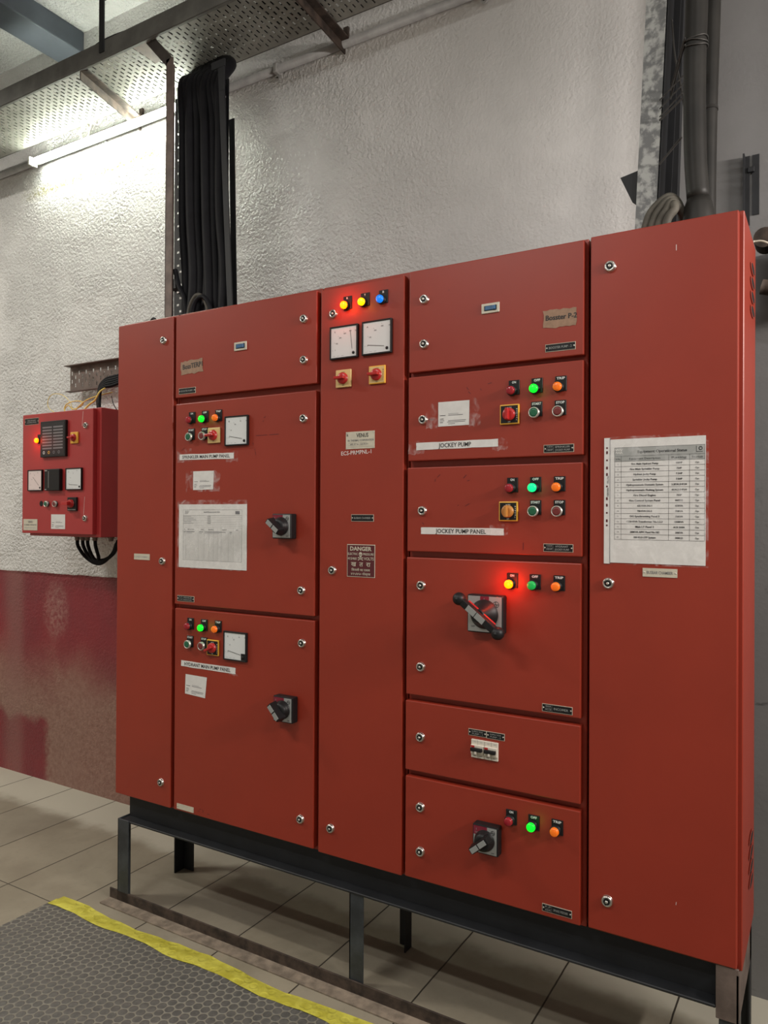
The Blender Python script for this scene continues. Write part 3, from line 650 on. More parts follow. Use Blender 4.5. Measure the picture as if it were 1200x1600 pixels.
selector((1.5940, 1.7605, 1.6510, 1.8160), d, ang=PI/2, lever=False)
nameplate((1.7201, 1.6770, 1.8035, 1.6985), d, ['SPRINKLER', 'JOCKEY PUMP'], split=('7.5KW', '10HP'))
marks(d, [(1.495, 1.868, 2.2, 0.010), (1.502, 1.856, 2.4, 0.010), (1.535, 1.863, 2.0, 0.006), (1.365, 1.791, -0.1, 0.020), (1.555, 1.880, 0.2, 0.012)])
d = door((1.2950, 1.3969, 1.8260, 1.6485), D)
lock(1.347, 1.519, d, turn=2.6)
lamp(1.6250, 1.5820, 'dimred', d, 'ON'); lamp(1.6920, 1.5825, 'lit_mint', d, 'OFF'); lamp(1.7590, 1.5830, 'orange', d, 'TRIP')
button(1.6930, 1.5180, 'btn_green', d, 'START'); button(1.7600, 1.5180, 'btn_red', d, 'STOP')
selector((1.5924, 1.4900, 1.6478, 1.5450), d, knob='orangeknob', ang=PI/2, lever=False)
nameplate((1.7203, 1.4081, 1.8024, 1.4297), d, ['HYDRANT', 'JOCKEY PUMP'], split=('7.5KW', '10HP'))
marks(d, [(1.396, 1.618, 0.7, 0.012), (1.388, 1.605, 1.4, 0.008), (1.480, 1.613, 0.8, 0.014), (1.492, 1.605, 0.3, 0.008), (1.462, 1.534, 0.5, 0.004), (1.487, 1.533, 0.5, 0.014), (1.352, 1.478, 2.3, 0.008), (1.662, 1.411, 1.55, 0.020)])
d = door((1.2935, 0.9669, 1.8240, 1.3790), D)
lock(1.344, 1.2963, d, turn=1.8); lock(1.3443, 1.0538, d, turn=0.5)
lamp(1.6255, 1.3154, 'lit_red', d, 'ON', power=1.7); lamp(1.6915, 1.3153, 'litgreen_dim', d, 'OFF'); lamp(1.7590, 1.3155, 'orange', d, 'TRIP')
nameplate((1.7186, 0.9740, 1.8022, 0.9950), d, ['INCOMER'], split=('400A', 'MCCB'))
# incomer rotary handle with a long ball-ended bar
x0, z0, x1, z1 = 1.5100, 1.1790, 1.6125, 1.2800; cx, cz = (x0+x1)/2, (z0+z1)/2; yp = -0.030
b = MB(); b.box(x0-0.003, yp, z0-0.003, x1+0.003, 0, z1+0.003, 'black', 0.005, 3)
b.box(x0+0.001, yp-0.0012, z0+0.001, x1-0.001, yp+0.004, z1-0.001, 'silver')
b.box(cx-0.013, yp-0.0018, z1-0.028, cx+0.013, yp, z1-0.001, 'maroon_patch')
b.text('I', cx-0.002, z1-0.013, 0.0075, 'silver', yp-0.0022); b.text('ON', cx, z1-0.022, 0.0040, 'silver', yp-0.0022, align='c')
b.text('TRIP', x0+0.016, z1-0.030, 0.0050, 'ink', yp-0.0015); b.text('O', x0+0.015, z0+0.045, 0.006, 'ink', yp-0.0015); b.text('OFF', x0+0.010, z0+0.012, 0.005, 'ink', yp-0.0015)
ex, ez = x1-0.017, z1-0.022
b.ring(ex, ez, 0.0090, 0.0016, 'ink', yp-0.0015); b.line(ex-0.007, ez, ex+0.007, ez, 0.0020, 'ink', yp-0.0016); b.line(ex-0.002, ez, ex-0.001, ez+0.008, 0.0018, 'ink', yp-0.0016); b.line(ex+0.002, ez, ex+0.001, ez-0.008, 0.0018, 'ink', yp-0.0016)
b.build('switch_plate', d, (cx, 0, cz), 'silver square switch plate on a black base')
b = MB(); b.lathe((cx, yp, cz), [(0.041, 0), (0.041, -0.006), (0.037, -0.010), (0.030, -0.022), (0.020, -0.045), (0.018, -0.052)], 'black', n=36)
b.lathe((cx+0.002, yp-0.012, cz+0.004), [(0.022, 0), (0.018, -0.016), (0.012, -0.020)], 'redknob', n=20)
p1, p2 = Vector((1.5085, -0.086, 1.2745)), Vector((1.6230, -0.086, 1.1880)); dv = (p2-p1).normalized(); nv = Vector((-dv.z, 0, dv.x)); mid = (p1+p2)/2
b.obox(mid, dv*0.062, (0, 0.010, 0), nv*0.0105, 'black', 0.003)
b.obox(mid+Vector((0, 0.011, 0))+nv*0.0035, dv*0.050, (0, 0.004, 0), nv*0.0090, 'redknob', 0.002)  # red edge facing the red lamp: its glow put into the colour
for sg in (-1, 1): b.obox(mid+dv*0.0170*sg*0.95-dv*0.006+Vector((0, -0.0098, 0)), dv*0.0150, (0, 0.0008, 0), nv*0.0085, 'engraved')
for p in (p1, p2):
    prof = [(0.0182*math.sin(PI*k/10)+0.0001, -0.0182*math.cos(PI*k/10)) for k in range(11)]
    b.lathe(p, prof, 'black', n=24)
b.build('rotary_handle', d, (cx, 0, cz), 'long black bar handle with ball ends')
d = door((1.2920, 0.7400, 1.8240, 0.9484), D)
lock(1.344, 0.8447, d, turn=1.6)
nameplate((1.5002, 0.8755, 1.5557, 0.8944), d, ['SUPPLY FOR', 'PUMP - 1'], h=0.0042); nameplate((1.5562, 0.8745, 1.6107, 0.8944), d, ['SUPPLY FOR', 'PUMP - 2'], h=0.0042)
x0, z0, x1, z1 = 1.511, 0.8150, 1.5930, 0.8668; wq = (x1-x0)/2
for k in range(2):
    xa = x0+k*wq; b = MB()
    b.box(xa, -0.006, z0, xa+wq-0.0006, 0, z1, 'offwhite', 0.001, 1); b.box(xa+0.001, -0.012, z0+0.012, xa+wq-0.0016, -0.003, z1-0.014, 'offwhite', 0.001, 1)
    b.box(xa+0.003, -0.0205, z0+0.021, xa+wq-0.004, -0.010, z0+0.031, 'black', 0.0015); b.box(xa+0.0165, -0.0210, z0+0.015, xa+wq-0.019, -0.010, z0+0.022, 'offwhite')
    b.box(xa+0.002, -0.0125, z1-0.0205, xa+0.013, -0.011, z1-0.0155, 'redknob')
    for q in (0.006, 0.026): b.line(xa+q, z0+0.006, xa+q+0.008, z0+0.006, 0.0016, 'greyink', -0.0064); b.line(xa+q+0.002, z1-0.006, xa+q+0.009, z1-0.006, 0.0014, 'faintink', -0.0064)
    b.line(xa+wq/2, z0, xa+wq/2, z1, 0.0006, 'greyink', -0.0063)
    b.build('circuit_breaker', d, (xa+wq/2, 0, (z0+z1)/2), 'white double-pole breaker with black toggle')
d = door((1.2930, 0.4190, 1.8245, 0.7218), D)
lock(1.345, 0.6362, d, turn=0.1); lock(1.3457, 0.5046, d, turn=0.3)
lamp(1.6280, 0.6583, 'dimred', d, 'ON', dx=0.004); lamp(1.6930, 0.6570, 'lit_green', d, 'OFF', dx=0.004); lamp(1.7585, 0.6586, 'orange', d, 'TRIP', dx=0.004)
rotary((1.5290, 0.5600, 1.6015, 0.6370), d, math.radians(40))
nameplate((1.7209, 0.4325, 1.8028, 0.4530), d, ['SPARE FEEDER'], split=('F.P', '63A'))

# E: right busbar chamber
E_ = cabinet(1.8370, 2.2135, 'full-height plain red cabinet at the right end of the row, holding the taped status list')
d = door((1.8460, 0.4221, 2.2015, 2.2436), E_)
lock(1.8975, 2.1567, d, turn=2.6, s=1.05); lock(1.8955, 1.3306, d, turn=2.8, s=1.05); lock(1.8955, 0.5055, d, turn=1.2, s=1.05)
nameplate((1.9817, 1.3525, 2.0651, 1.3743), d, ['BUSBAR CHAMBER'], base='cream', ink='greyink', h=0.0075)
b = MB(); b.line(2.060, 2.185, 2.060, 2.170, 0.0016, 'pinkwhite', -0.0005); b.build('paint_chip', d, None, 'small pale paint chip'); b = MB(); b.line(2.065, 0.548, 2.064, 0.540, 0.0012, 'pinkwhite', -0.0005); b.build('paint_chip', d, None, 'small pale paint chip')
for k in range(4):
    for zz in (2.161-k*0.0375, 0.66-k*0.0375):
        b = MB(); c0 = Vector((2.2135, 0.222, zz))
        ring = [c0+Vector((0, math.cos(a)*0.050, math.sin(a)*0.0140)) for a in [2*PI*i/20 for i in range(20)]]
        ring2 = [c0+Vector((0.0012, math.cos(a)*0.045, math.sin(a)*0.0115)) for a in [2*PI*i/20 for i in range(20)]]
        for i in range(20): b.face([ring[i], ring[(i+1) % 20], ring2[(i+1) % 20], ring2[i]], 'red', True)
        b.face([q+Vector((0.0001, 0, 0)) for q in ring2], 'gap')
        b.build('ventilation_slot', E_, None, 'dark oval vent in the side')

# ---------------------------------------------------------------- papers and tapes on the doors
def sheet(x0, z0, x1, z1, y, m, b, jag=0.0, seed=0):
    rnd = random.Random(seed); n = 10; top, bot, lef, rig = [], [], [], []
    pts = [(x0+(x1-x0)*k/n, z0+(rnd.random()-0.5)*jag) for k in range(n)]
    pts += [(x1+(rnd.random()-0.5)*jag, z0+(z1-z0)*k/4) for k in range(4)]
    pts += [(x1-(x1-x0)*k/n, z1+(rnd.random()-0.5)*jag) for k in range(n)]
    pts += [(x0+(rnd.random()-0.5)*jag, z1-(z1-z0)*k/4) for k in range(4)]
    f = [(x, y, z) for x, z in pts]; g = [(x, y+0.0004, z) for x, z in pts]
    b.face(f, m)
    for i in range(len(f)): b.face([f[i], g[i], g[(i+1) % len(f)], f[(i+1) % len(f)]], m)
def strip(r, txt, label, tw, th, rot=0.0, tape=None, xo=0.5, seed=1):
    x0, z0, x1, z1 = r; t = thing('paper_label', label, 'label', ((x0+x1)/2, -0.0006, (z0+z1)/2), None)
    b = MB(); sheet(x0, z0, x1, z1, -0.0010, 'paper', b, 0.0012, seed)
    cx = x0+(x1-x0)*xo; cz = (z0+z1)/2-th*0.5
    b.text(txt, cx, cz, th, 'ink', -0.0014, width=tw, align='c', bold=0.014)
    o = b.build('paper', t)
    for q in tape or ():
        b = MB(); sheet(*q[:4], -0.0018, 'clear', b, 0.006, seed+3); b.build('clear_tape', t)
    if rot: t.rotation_euler = (0, -rot, 0)
strip((0.3373, 1.7025, 0.6006, 1.7230), 'SPRINKLER MAIN PUMP PANEL', 'white paper strip reading SPRINKLER MAIN PUMP PANEL', 0.232, 0.0115, -0.012, ((0.325, 1.695, 0.40, 1.742), (0.565, 1.692, 0.622, 1.728)), 0.49, 1)
strip((0.3517, 0.9495, 0.6144, 0.9710), 'HYDRANT MAIN PUMP PANEL', 'white paper strip reading HYDRANT MAIN PUMP PANEL', 0.222, 0.0120, -0.003, ((0.585, 0.944, 0.625, 0.973),), 0.49, 2)
strip((1.3253, 1.7006, 1.5867, 1.7222), 'JOCKEY PUMP', 'white paper strip reading only JOCKEY PUMP', 0.104, 0.0125, 0.0, ((1.298, 1.688, 1.352, 1.727), (1.570, 1.690, 1.615, 1.7235)), 0.485, 3)
strip((1.3426, 1.4500, 1.6056, 1.4695), 'JOCKEY PUMP PANEL', 'white paper strip reading JOCKEY PUMP PANEL', 0.160, 0.0120, 0.0, ((1.565, 1.452, 1.620, 1.480),), 0.49, 4)
def brown(r, txt, label, seed, h, wd, rot):
    x0, z0, x1, z1 = r; b = MB(); sheet(x0, z0, x1, z1, -0.0010, 'tape', b, 0.005, seed)
    b.text(txt, (x0+x1)/2+0.004, (z0+z1)/2-h*0.25, h, 'ink', -0.0014, width=wd, align='c', rot=0)
    b.text(txt, (x0+x1)/2+0.0048, (z0+z1)/2-h*0.25, h, 'ink', -0.00145, width=wd, align='c', rot=0)
    o = b.build('brown_tape', None); o.rotation_euler = (0, -rot, 0); tag(o, label, 'tape')
brown((0.341, 2.0170, 0.450, 2.0665), 'BossTERP1', 'brown paper tape with handwriting, on the upper left door above the small black nameplate', 5, 0.018, 0.098, 0.05)
brown((1.7174, 2.0160, 1.8085, 2.0640), 'Bosster P-2', 'brown paper tape with handwriting, on the top right booster door', 6, 0.014, 0.086, -0.02)
def sticker(pts, label, tape=None, seed=1, y=0.0):
    t = thing('inventory_sticker', label, 'sticker', (sum(p[0] for p in pts)/4, y-0.0006, sum(p[1] for p in pts)/4))
    b = MB(); b.face([(x, y-0.0010, z) for x, z in pts], 'paper'); b.face([(x, y-0.0004, z) for x, z in pts], 'paper')
    tl, tr, br, bl = [Vector((x, 0, z)) for x, z in pts]
    def at(u, v): return tl.lerp(tr, u).lerp(bl.lerp(br, u), v)
    def ln(u0, u1, v, th, m='greyink'):
        a, c_ = at(u0, v), at(u1, v); b.line(a.x, a.z, c_.x, c_.z, th, m, y-0.0014)
    h = abs(pts[0][1]-pts[3][1])
    for u0, u1, v, m in ((0.06, 0.24, 0.56, 'ink'), (0.33, 0.80, 0.56, 'greyink'), (0.33, 0.66, 0.50, 'faintink'), (0.06, 0.18, 0.70, 'ink'), (0.06, 0.20, 0.77, 'greyink'), (0.06, 0.16, 0.84, 'ink'),
                         (0.33, 0.90, 0.78, 'greyink'), (0.30, 0.88, 0.84, 'greyink'), (0.33, 0.55, 0.91, 'greyink')): ln(u0, u1, v, h*0.022, m)
    b.build('sticker_face', t)
    for q in tape or ():
        b = MB(); sheet(*q, y-0.0018, 'clear', b, 0.006, seed); b.build('clear_tape', t)
sticker([(0.4064, 1.6608), (0.507, 1.6608), (0.504, 1.5945), (0.4060, 1.5930)], 'white inventory sticker under clear tape, above the paper form on the sprinkler door', ((0.372, 1.586, 0.538, 1.662),), 11)
sticker([(0.3748, 0.9231), (0.4798, 0.9221), (0.4717, 0.8468), (0.372, 0.852)], 'white inventory sticker below the HYDRANT MAIN PUMP PANEL strip', None, 12)
sticker([(1.3981, 1.8387), (1.4984, 1.8383), (1.4973, 1.7668), (1.3985, 1.7669)], 'white inventory sticker under clear tape, on the JOCKEY PUMP door', ((1.358, 1.763, 1.400, 1.835), (1.497, 1.762, 1.535, 1.842)), 13)

def crumple(b, x0, z0, x1, z1, y, m, amp, seed, nx=14, nz=16, lift=0.0):
    rnd = random.Random(seed); g = {}
    ph = [(rnd.uniform(8, 30), rnd.uniform(8, 30), rnd.uniform(0, 6), rnd.uniform(0.3, 1)) for _ in range(5)]
    for i in range(nx+1):
        for j in range(nz+1):
            x, z = x0+(x1-x0)*i/nx, z0+(z1-z0)*j/nz
            e = sum(math.sin(a*x*2+c*z*2+p)*w_ for a, c, p, w_ in ph)/3
            g[i, j] = b.bm.verts.new((x, y-abs(e)*amp-lift, z))
    idx = b.mi(m)
    for i in range(nx):
        for j in range(nz):
            f = b.bm.faces.new((g[i, j], g[i+1, j], g[i+1, j+1], g[i, j+1])); f.material_index = idx; f.smooth = True
# form on the sprinkler door
t = thing('form_in_sleeve', 'white printed form in a clear plastic sleeve on the sprinkler pump door', 'document', (0.50, -0.001, 1.43))
x0, z0, x1, z1 = 0.3367, 1.3117, 0.6625, 1.5411
b = MB(); b.box(x0, -0.0016, z0, x1, -0.0006, z1, 'paper')
fx0, fz0, fx1, fz1 = x0+0.022, z0+0.028, x1-0.022, z1-0.020; yt = -0.0020
for zz in (fz0, fz1): b.line(fx0, zz, fx1, zz, 0.0008, 'greyink', yt)
for xx in (fx0, fx1): b.line(xx, fz0, xx, fz1, 0.0008, 'greyink', yt)
hd = fz1-0.020; b.line(fx0, hd, fx1, hd, 0.0007, 'greyink', yt)
b.text('MAINTENANCE RECORD', (fx0+fx1)/2, fz1-0.0105, 0.0048, 'greyink', yt, align='c')
for k in range(3): b.line(fx0+0.008, fz1-0.005-k*0.004, fx0+0.03-k*0.003, fz1-0.005-k*0.004, 0.0014, 'greyink', yt)
b.box(fx1-0.030, yt-0.0003, fz1-0.015, fx1-0.010, yt, fz1-0.004, 'greyink')
for k in range(7):
    zz = hd-0.0062*(k+1); b.line(fx0, zz, fx1, zz, 0.0004, 'greyink', yt)
    if k < 5: b.line(fx0+0.002, zz+0.003, fx0+0.040+12e-3*((k*7) % 3), zz+0.003, 0.0018, 'faintink', yt); b.line(fx0+0.12, zz+0.003, fx0+0.135, zz+0.003, 0.0018, 'greyink', yt)
tb = hd-0.0062*7
b.text('SR', fx0+0.004, tb-0.009, 0.0038, 'ink', yt); b.text('DESCRIPTION', fx0+0.022, tb-0.009, 0.0038, 'ink', yt); b.text('DATE', fx0+0.088, tb-0.009, 0.0038, 'ink', yt); b.text('READINGS', fx0+0.125, tb-0.009, 0.0038, 'ink', yt); b.text('REMARKS', fx0+0.19, tb-0.009, 0.0038, 'ink', yt); b.text('SIGN', fx1-0.028, tb-0.009, 0.0038, 'ink', yt)
n = 22
for k in range(n+1):
    zz = tb-0.012-(tb-0.012-fz0)*k/n; b.line(fx0, zz, fx1, zz, 0.0004, 'greyink', yt)
for u in (0.05, 0.27, 0.37, 0.45, 0.53, 0.60, 0.66, 0.78, 0.86): b.line(fx0+(fx1-fx0)*u, fz0, fx0+(fx1-fx0)*u, tb, 0.0004, 'greyink', yt)
for u, l in ((0.01, 0.01), (0.06, 0.040), (0.28, 0.02), (0.38, 0.10), (0.80, 0.012)): b.line(fx0+(fx1-fx0)*u, tb-0.0155, fx0+(fx1-fx0)*u+l, tb-0.0155, 0.0022, 'greyink', yt); b.line(fx0+(fx1-fx0)*u, tb-0.0205, fx0+(fx1-fx0)*u+l*0.7, tb-0.0205, 0.0018, 'faintink', yt)
b.build('printed_form', t)
b = MB(); crumple(b, 0.3300, 1.3085, 0.6665, 1.5565, -0.0026, 'clear', 0.0022, 3); b.build('plastic_sleeve', t)
# equipment status list on the right cabinet
t = thing('status_list_in_sleeve', 'Equipment Operational Status list in a punched plastic sleeve on the right-end cabinet', 'document', (2.01, -0.001, 1.545))
b = MB(); b.box(1.8975, -0.0016, 1.3850, 2.1300, -0.0006, 1.7045, 'paper')
tx0, tz0, tx1, tz1 = 1.9110, 1.4455, 2.1280, 1.6825; yt = -0.0021
rows = [('Fire Main Hydrant Pump', '100HP', 'Ops'), ('Fire Main Sprinkler Pump', '75HP', 'Ops'), ('Hydrant Jocky Pump', '7.5HP', 'Ops'), ('Sprinkler Jocky Pump', '7.5HP', 'Ops'),
        ('Hydropneumatic Domestic System', '2.2KW,3HP,04', 'Ops'), ('Hydropneumatic Flushing System', '4KW,5.5HP,04', 'Ops'), ('Fire Diesel Engine', '75HP', 'Ops'), ('Fire Control System Panel', 'NVESYS', 'Ops'),
        ('625 KVA DG-1', '625KVA', 'Ops'), ('750 KVA DG-2', '750KVA', 'Ops'), ('DG Synchronising Panel 3', '750KVA', 'Ops'), ('1250 KVA Transformer No.1,2,3', '1250KVA', 'Ops'), ('Main LT Panel 3', 'ACB 2000A', 'Ops'), ('200KVA APFC Panel No.1&2', '200KVA', 'Ops'), ('300 KLD STP System', '300KLD', 'Ops')]
hh = tz1-tz0; h0 = hh*0.094; h1 = hh*0.056; rh = (hh-h0-h1)/15
zs = [tz1, tz1-h0, tz1-h0-h1]+[tz1-h0-h1-rh*(k+1) for k in range(15)]
xs = [tx0, tx0+0.0165, tx0+0.133, tx0+0.182, tx1]
b.box(tx0, -0.0019, zs[2], tx1, -0.0012, tz1, 'silver')
for zz in zs: b.line(tx0, zz, tx1, zz, 0.0007, 'ink', yt)
for i, xx in enumerate(xs): b.line(xx, tz0, xx, tz1 if i in (0, 4) else zs[1], 0.0007, 'ink', yt)
b.text('Equipment Operational Status', (tx0+tx1)/2+0.008, tz1-h0*0.68, 0.0068, 'ink', yt, width=0.118, align='c'); b.text('Equipment Operational Status', (tx0+tx1)/2+0.0085, tz1-h0*0.68, 0.0068, 'ink', yt-0.00005, width=0.118, align='c')
b.ring(tx1-0.010, tz1-0.009, 0.0050, 0.0024, 'ink', yt, 16); b.line(tx1-0.0195, tz1-0.003, tx1-0.0195, tz1-0.017, 0.0014, 'ink', yt); b.line(tx1-0.0195, tz1-0.017, tx1-0.005, tz1-0.017, 0.0014, 'ink', yt)
for k in range(3): b.line(tx0+0.002+k*0.006, tz1-0.016, tx0+0.007+k*0.006, tz1-0.003, 0.0015, 'paper', yt); b.line(tx0+0.002+k*0.006, tz1-0.003, tx0+0.007+k*0.006, tz1-0.016, 0.0015, 'paper', yt)
for i, s_ in enumerate(('Sr.No', 'Equipment Description', 'Rating', 'Status')): b.text(s_, (xs[i]+xs[i+1])/2, zs[2]+h1*0.28, 0.0050, 'ink', yt, width=min(0.076, (xs[i+1]-xs[i])*0.72), align='c')
for k, (a_, c_, e_) in enumerate(rows):
    zz = zs[3+k]+rh*0.30
    b.text(str(k+1), (xs[0]+xs[1])/2, zz, 0.0040, 'greyink', yt, align='c')
    for q in (0, 0.0004): b.text(a_, (xs[1]+xs[2])/2+q, zz, 0.0046, 'ink', yt-q*0.1, width=len(a_)*0.00300, align='c')
    for q in (0, 0.0004): b.text(c_, (xs[2]+xs[3])/2+q, zz, 0.0044, 'ink', yt-q*0.1, width=len(c_)*0.00300, align='c')
    b.text(e_, (xs[3]+xs[4])/2, zz, 0.0044, 'ink', yt, width=0.0090, align='c')
b.build('status_list', t)
b = MB(); b.box(1.8840, -0.0026, 1.3820, 1.8990, -0.0010, 1.7090, 'paper')
b.box(1.8985, -0.0029, 1.3825, 1.8996, -0.0012, 1.7085, 'greyink')
for k, (zz, lg) in enumerate(((1.683, 0), (1.671, 1), (1.651, 0), (1.631, 1), (1.614, 1), (1.583, 0), (1.551, 1), (1.534, 1), (1.514, 0), (1.4935, 1), (1.4815, 0))):
    b.box(1.8892, -0.0030, zz-(0.0038 if lg else 0.0022), 1.8936, -0.0020, zz+(0.0038 if lg else 0.0022), 'maroon', 0.0009)
b.text('Office Files', 1.8960, 1.590, 0.0042, 'greyink', -0.0029, width=0.020, rot=PI/2); b.text('HERWIN', 1.8962, 1.557, 0.0046, 'ink', -0.0029, width=0.022, rot=PI/2)
b.build('punched_strip', t, None, 'white punched filing strip')
b = MB(); crumple(b, 1.8990, 1.3805, 2.1370, 1.7110, -0.0030, 'clear', 0.0030, 5); b.build('plastic_sleeve', t)

# ---------------------------------------------------------------- steel base frame
F = thing('steel_base_frame', 'black steel channel frame with angle legs carrying the row of red cabinets', 'stand', (1.1, 0.17, 0))
def channel_x(x0, x1, y0, y1, zb, zt, m, name):   # web at y1, flanges reaching to y0
    b = MB(); t_ = 0.006; s = 1 if y1 > y0 else -1
    b.box(x0, min(y1, y1-s*t_), zb, x1, max(y1, y1-s*t_), zt, m, 0.001, 1)
    b.box(x0, min(y0, y1), zb, x1, max(y0, y1), zb+0.008, m, 0.002, 1); b.box(x0, y1-s*0.02 if s > 0 else y1, zt-t_, x1, y1 if s > 0 else y1-s*0.02, zt, m, 0.001, 1)
    b.build(name, F)
channel_x(0.027, 2.155, 0.004, 0.052, 0.312, 0.407, 'black_sheet', 'channel_beam')
channel_x(0.027, 2.155, 0.335, 0.290, 0.312, 0.407, 'black_sheet', 'channel_beam')
for xx in (0.030, 2.160):
    b = MB(); b.box(xx, 0.052, 0.312, xx+0.006, 0.290, 0.407, 'black_sheet', 0.001, 1); b.build('cross_beam', F)
b = MB(); b.box(2.155, 0.004, 0.290, 2.206, 0.010, 0.4205, 'brown_steel', 0.001, 1); b.box(2.200, 0.004, 0.290, 2.206, 0.330, 0.407, 'brown_steel', 0.001, 1); b.build('end_angle', F, None, 'bare brown steel end angle')
def angle_leg(x, y, sx, sy, zt, m='leg', a=0.045, zb=0.0):
    b = MB(); t_ = 0.005
    b.box(min(x, x+sx*a), min(y, y+sy*t_), zb, max(x, x+sx*a), max(y, y+sy*t_), zt, m, 0.0008, 1)
    b.box(min(x, x+sx*t_), min(y, y+sy*a), zb, max(x, x+sx*t_), max(y, y+sy*a), zt, m, 0.0008, 1)
    b.build('leg', F)
angle_leg(0.014, 0.000, 1, 1, 0.322, a=0.060); angle_leg(1.088, 0.008, 1, 1, 0.312, a=0.052); angle_leg(2.206, 0.012, -1, 1, 0.290)
angle_leg(0.030, 0.335, 1, -1, 0.312, 'black_sheet', 0.058); angle_leg(1.140, 0.325, -1, -1, 0.312, 'black_sheet'); angle_leg(2.206, 0.335, -1, -1, 0.400, 'black_sheet')
b = MB(); b.box(-0.030, 0.0, 0.0, 2.25, 0.006, 0.043, 'rust', 0.001, 1); b.box(-0.030, -0.047, 0.0, 2.25, 0.002, 0.006, 'rail_dust', 0.001, 1); b.build('floor_rail', F, None, 'rusty angle iron bolted along the floor')

# ---------------------------------------------------------------- wall mounted panel
P0 = thing('wall_panel', 'small crimson control panel hung on the wall left of the cabinet row', 'control panel', (-0.78, 0.5, 1.40))
b = MB(); b.box(-1.036, 0.322, 1.3960, -0.5045, YW, 1.9990, 'red_box', 0.003); b.build('body', P0)
d = door((-1.0665, 1.4085, -0.5343, 1.9945), P0, 'red_box', 0.30, 0.022)
yp = 0.30
nameplate((-1.0486, 1.9430, -0.938, 1.9755), d, ['FIRE ENGINE', 'CONTROL PANEL'], yp)
lamp(-0.934, 1.8620, 'lit_red', d, '', yp, power=0.8); 
b = MB(); x0, z0, x1, z1 = -0.9056, 1.7775, -0.7159, 1.9508
b.box(x0, yp-0.014, z0, x1, yp, z1, 'black', 0.002); b.box(x0+0.008, yp-0.0146, z0+0.008, x1-0.008, yp-0.010, z1-0.008, 'black_sheet')
for k in range(8):
    for q in range(2): b.box(x0+0.018+q*0.082, yp-0.0152, z1-0.034-k*0.0145, x0+0.090+q*0.082, yp-0.014, z1-0.0265-k*0.0145, 'greyink')
for k, mm in enumerate(('white', 'yellow', 'greyink', 'greyink')): b.ring(x0+0.030+k*0.038, z0+0.022, 0.0075, 0.003, mm, yp-0.0154, 14)
b.build('annunciator', d, ((x0+x1)/2, yp, (z0+z1)/2), 'black alarm annunciator with rows of windows')
selector((-0.6890, 1.8360, -0.6350, 1.8900), d, yp, plate='yellow', inner=None, ang=PI)
meter((-1.0116, 1.6159, -0.8992, 1.7195), d, yp, unit='V', ang=138, kind='voltmeter', face='pinkwhite')
b = MB(); x0, z0, x1, z1 = -0.8649, 1.6152, -0.7511, 1.7193
b.box(x0, yp-0.020, z0, x1, yp, z1, 'black', 0.003); 
for k in range(14): b.box(x0+0.030, yp-0.0206, z1-0.014-k*0.0058, x0+0.036, yp-0.019, z1-0.011-k*0.0058, 'engraved')
b.box(x0+0.004, yp-0.0206, z1-0.010, x0+0.022, yp-0.019, z1-0.005, 'silver'); b.box(x0+0.004, yp-0.0206, z0+0.004, x0+0.018, yp-0.019, z0+0.008, 'silver')
b.build('control_relay', d, None, 'black relay unit with a row of marks')
meter((-0.7198, 1.6170, -0.6037, 1.7209), d, yp, ang=176)
b = MB(); b.lathe((-0.9135, yp-0.0006, 1.5540), [(0.0135, 0), (0.0132, -0.0005)], 'gap', n=22); b.build('empty_hole', d, None, 'empty round hole')
button(-0.8640, 1.5523, 'btn_green', d, None, yp, 0.95); button(-0.7985, 1.5521, 'btn_red', d, None, yp, 0.95)
b = MB(); b.box(-0.7040, yp-0.010, 1.5190, -0.6380, yp, 1.5830, 'black', 0.002); b.box(-0.700, yp-0.0105, 1.5225, -0.642, yp-0.008, 1.5265, 'engraved'); b.build('switch_plate', d, None, 'black key switch plate')
b = MB(); b.lathe((-0.674, yp-0.008, 1.5530), [(0.019, 0), (0.019, -0.012), (0.016, -0.016)], 'redknob', n=22); b.obox((-0.680, yp-0.034, 1.5530), (0.022, 0, 0), (0, 0.011, 0), (0, 0, 0.0085), 'redknob', 0.002); b.build('switch_knob', d, None, 'red turning knob')
lock(-0.5840, 1.9169, d, yp); lock(-0.5850, 1.4846, d, yp)
b = MB(); x0, z0, x1, z1 = -1.0539, 1.4228, -0.9425, 1.4780
b.box(x0, yp-0.0015, z0, x1, yp, z1, 'cream')
b.text('VENUS', x0+0.055, z1-0.018, 0.010, 'greyink', yp-0.002, width=0.036, align='c'); b.text('SR. THERMAL CORPORATION', (x0+x1)/2, z0+0.024, 0.006, 'greyink', yp-0.002, width=0.096, align='c'); b.line(x0+0.01, z0+0.012, x1-0.01, z0+0.012, 0.002, 'faintink', yp-0.002)
b.build('maker_plate', d, None, 'cream maker plate')
b = MB(); b.line(-0.605, 1.985, -0.612, 1.915, 0.0018, 'pinkwhite', yp-0.0006); b.line(-0.590, 1.585, -0.597, 1.50, 0.0016, 'pinkwhite', yp-0.0006); b.build('scratch', d, None, 'pale scratches')
for gx in (-0.8414, -0.8005, -0.764, -0.7081, -0.5911):
    b = MB(); b.lathe((gx, 0.45, 1.3965), [(0.016, 0), (0.016, -0.008), (0.012, -0.010), (0.012, -0.020), (0.009, -0.024)], 'brown_steel', 'z', 12); b.build('cable_gland', P0)
sticker([(-0.8359, 1.5018), (-0.7309, 1.5018), (-0.7309, 1.4319), (-0.8359, 1.4319)], 'torn white inventory sticker near the bottom of the wall-hung crimson panel', None, 15, yp)
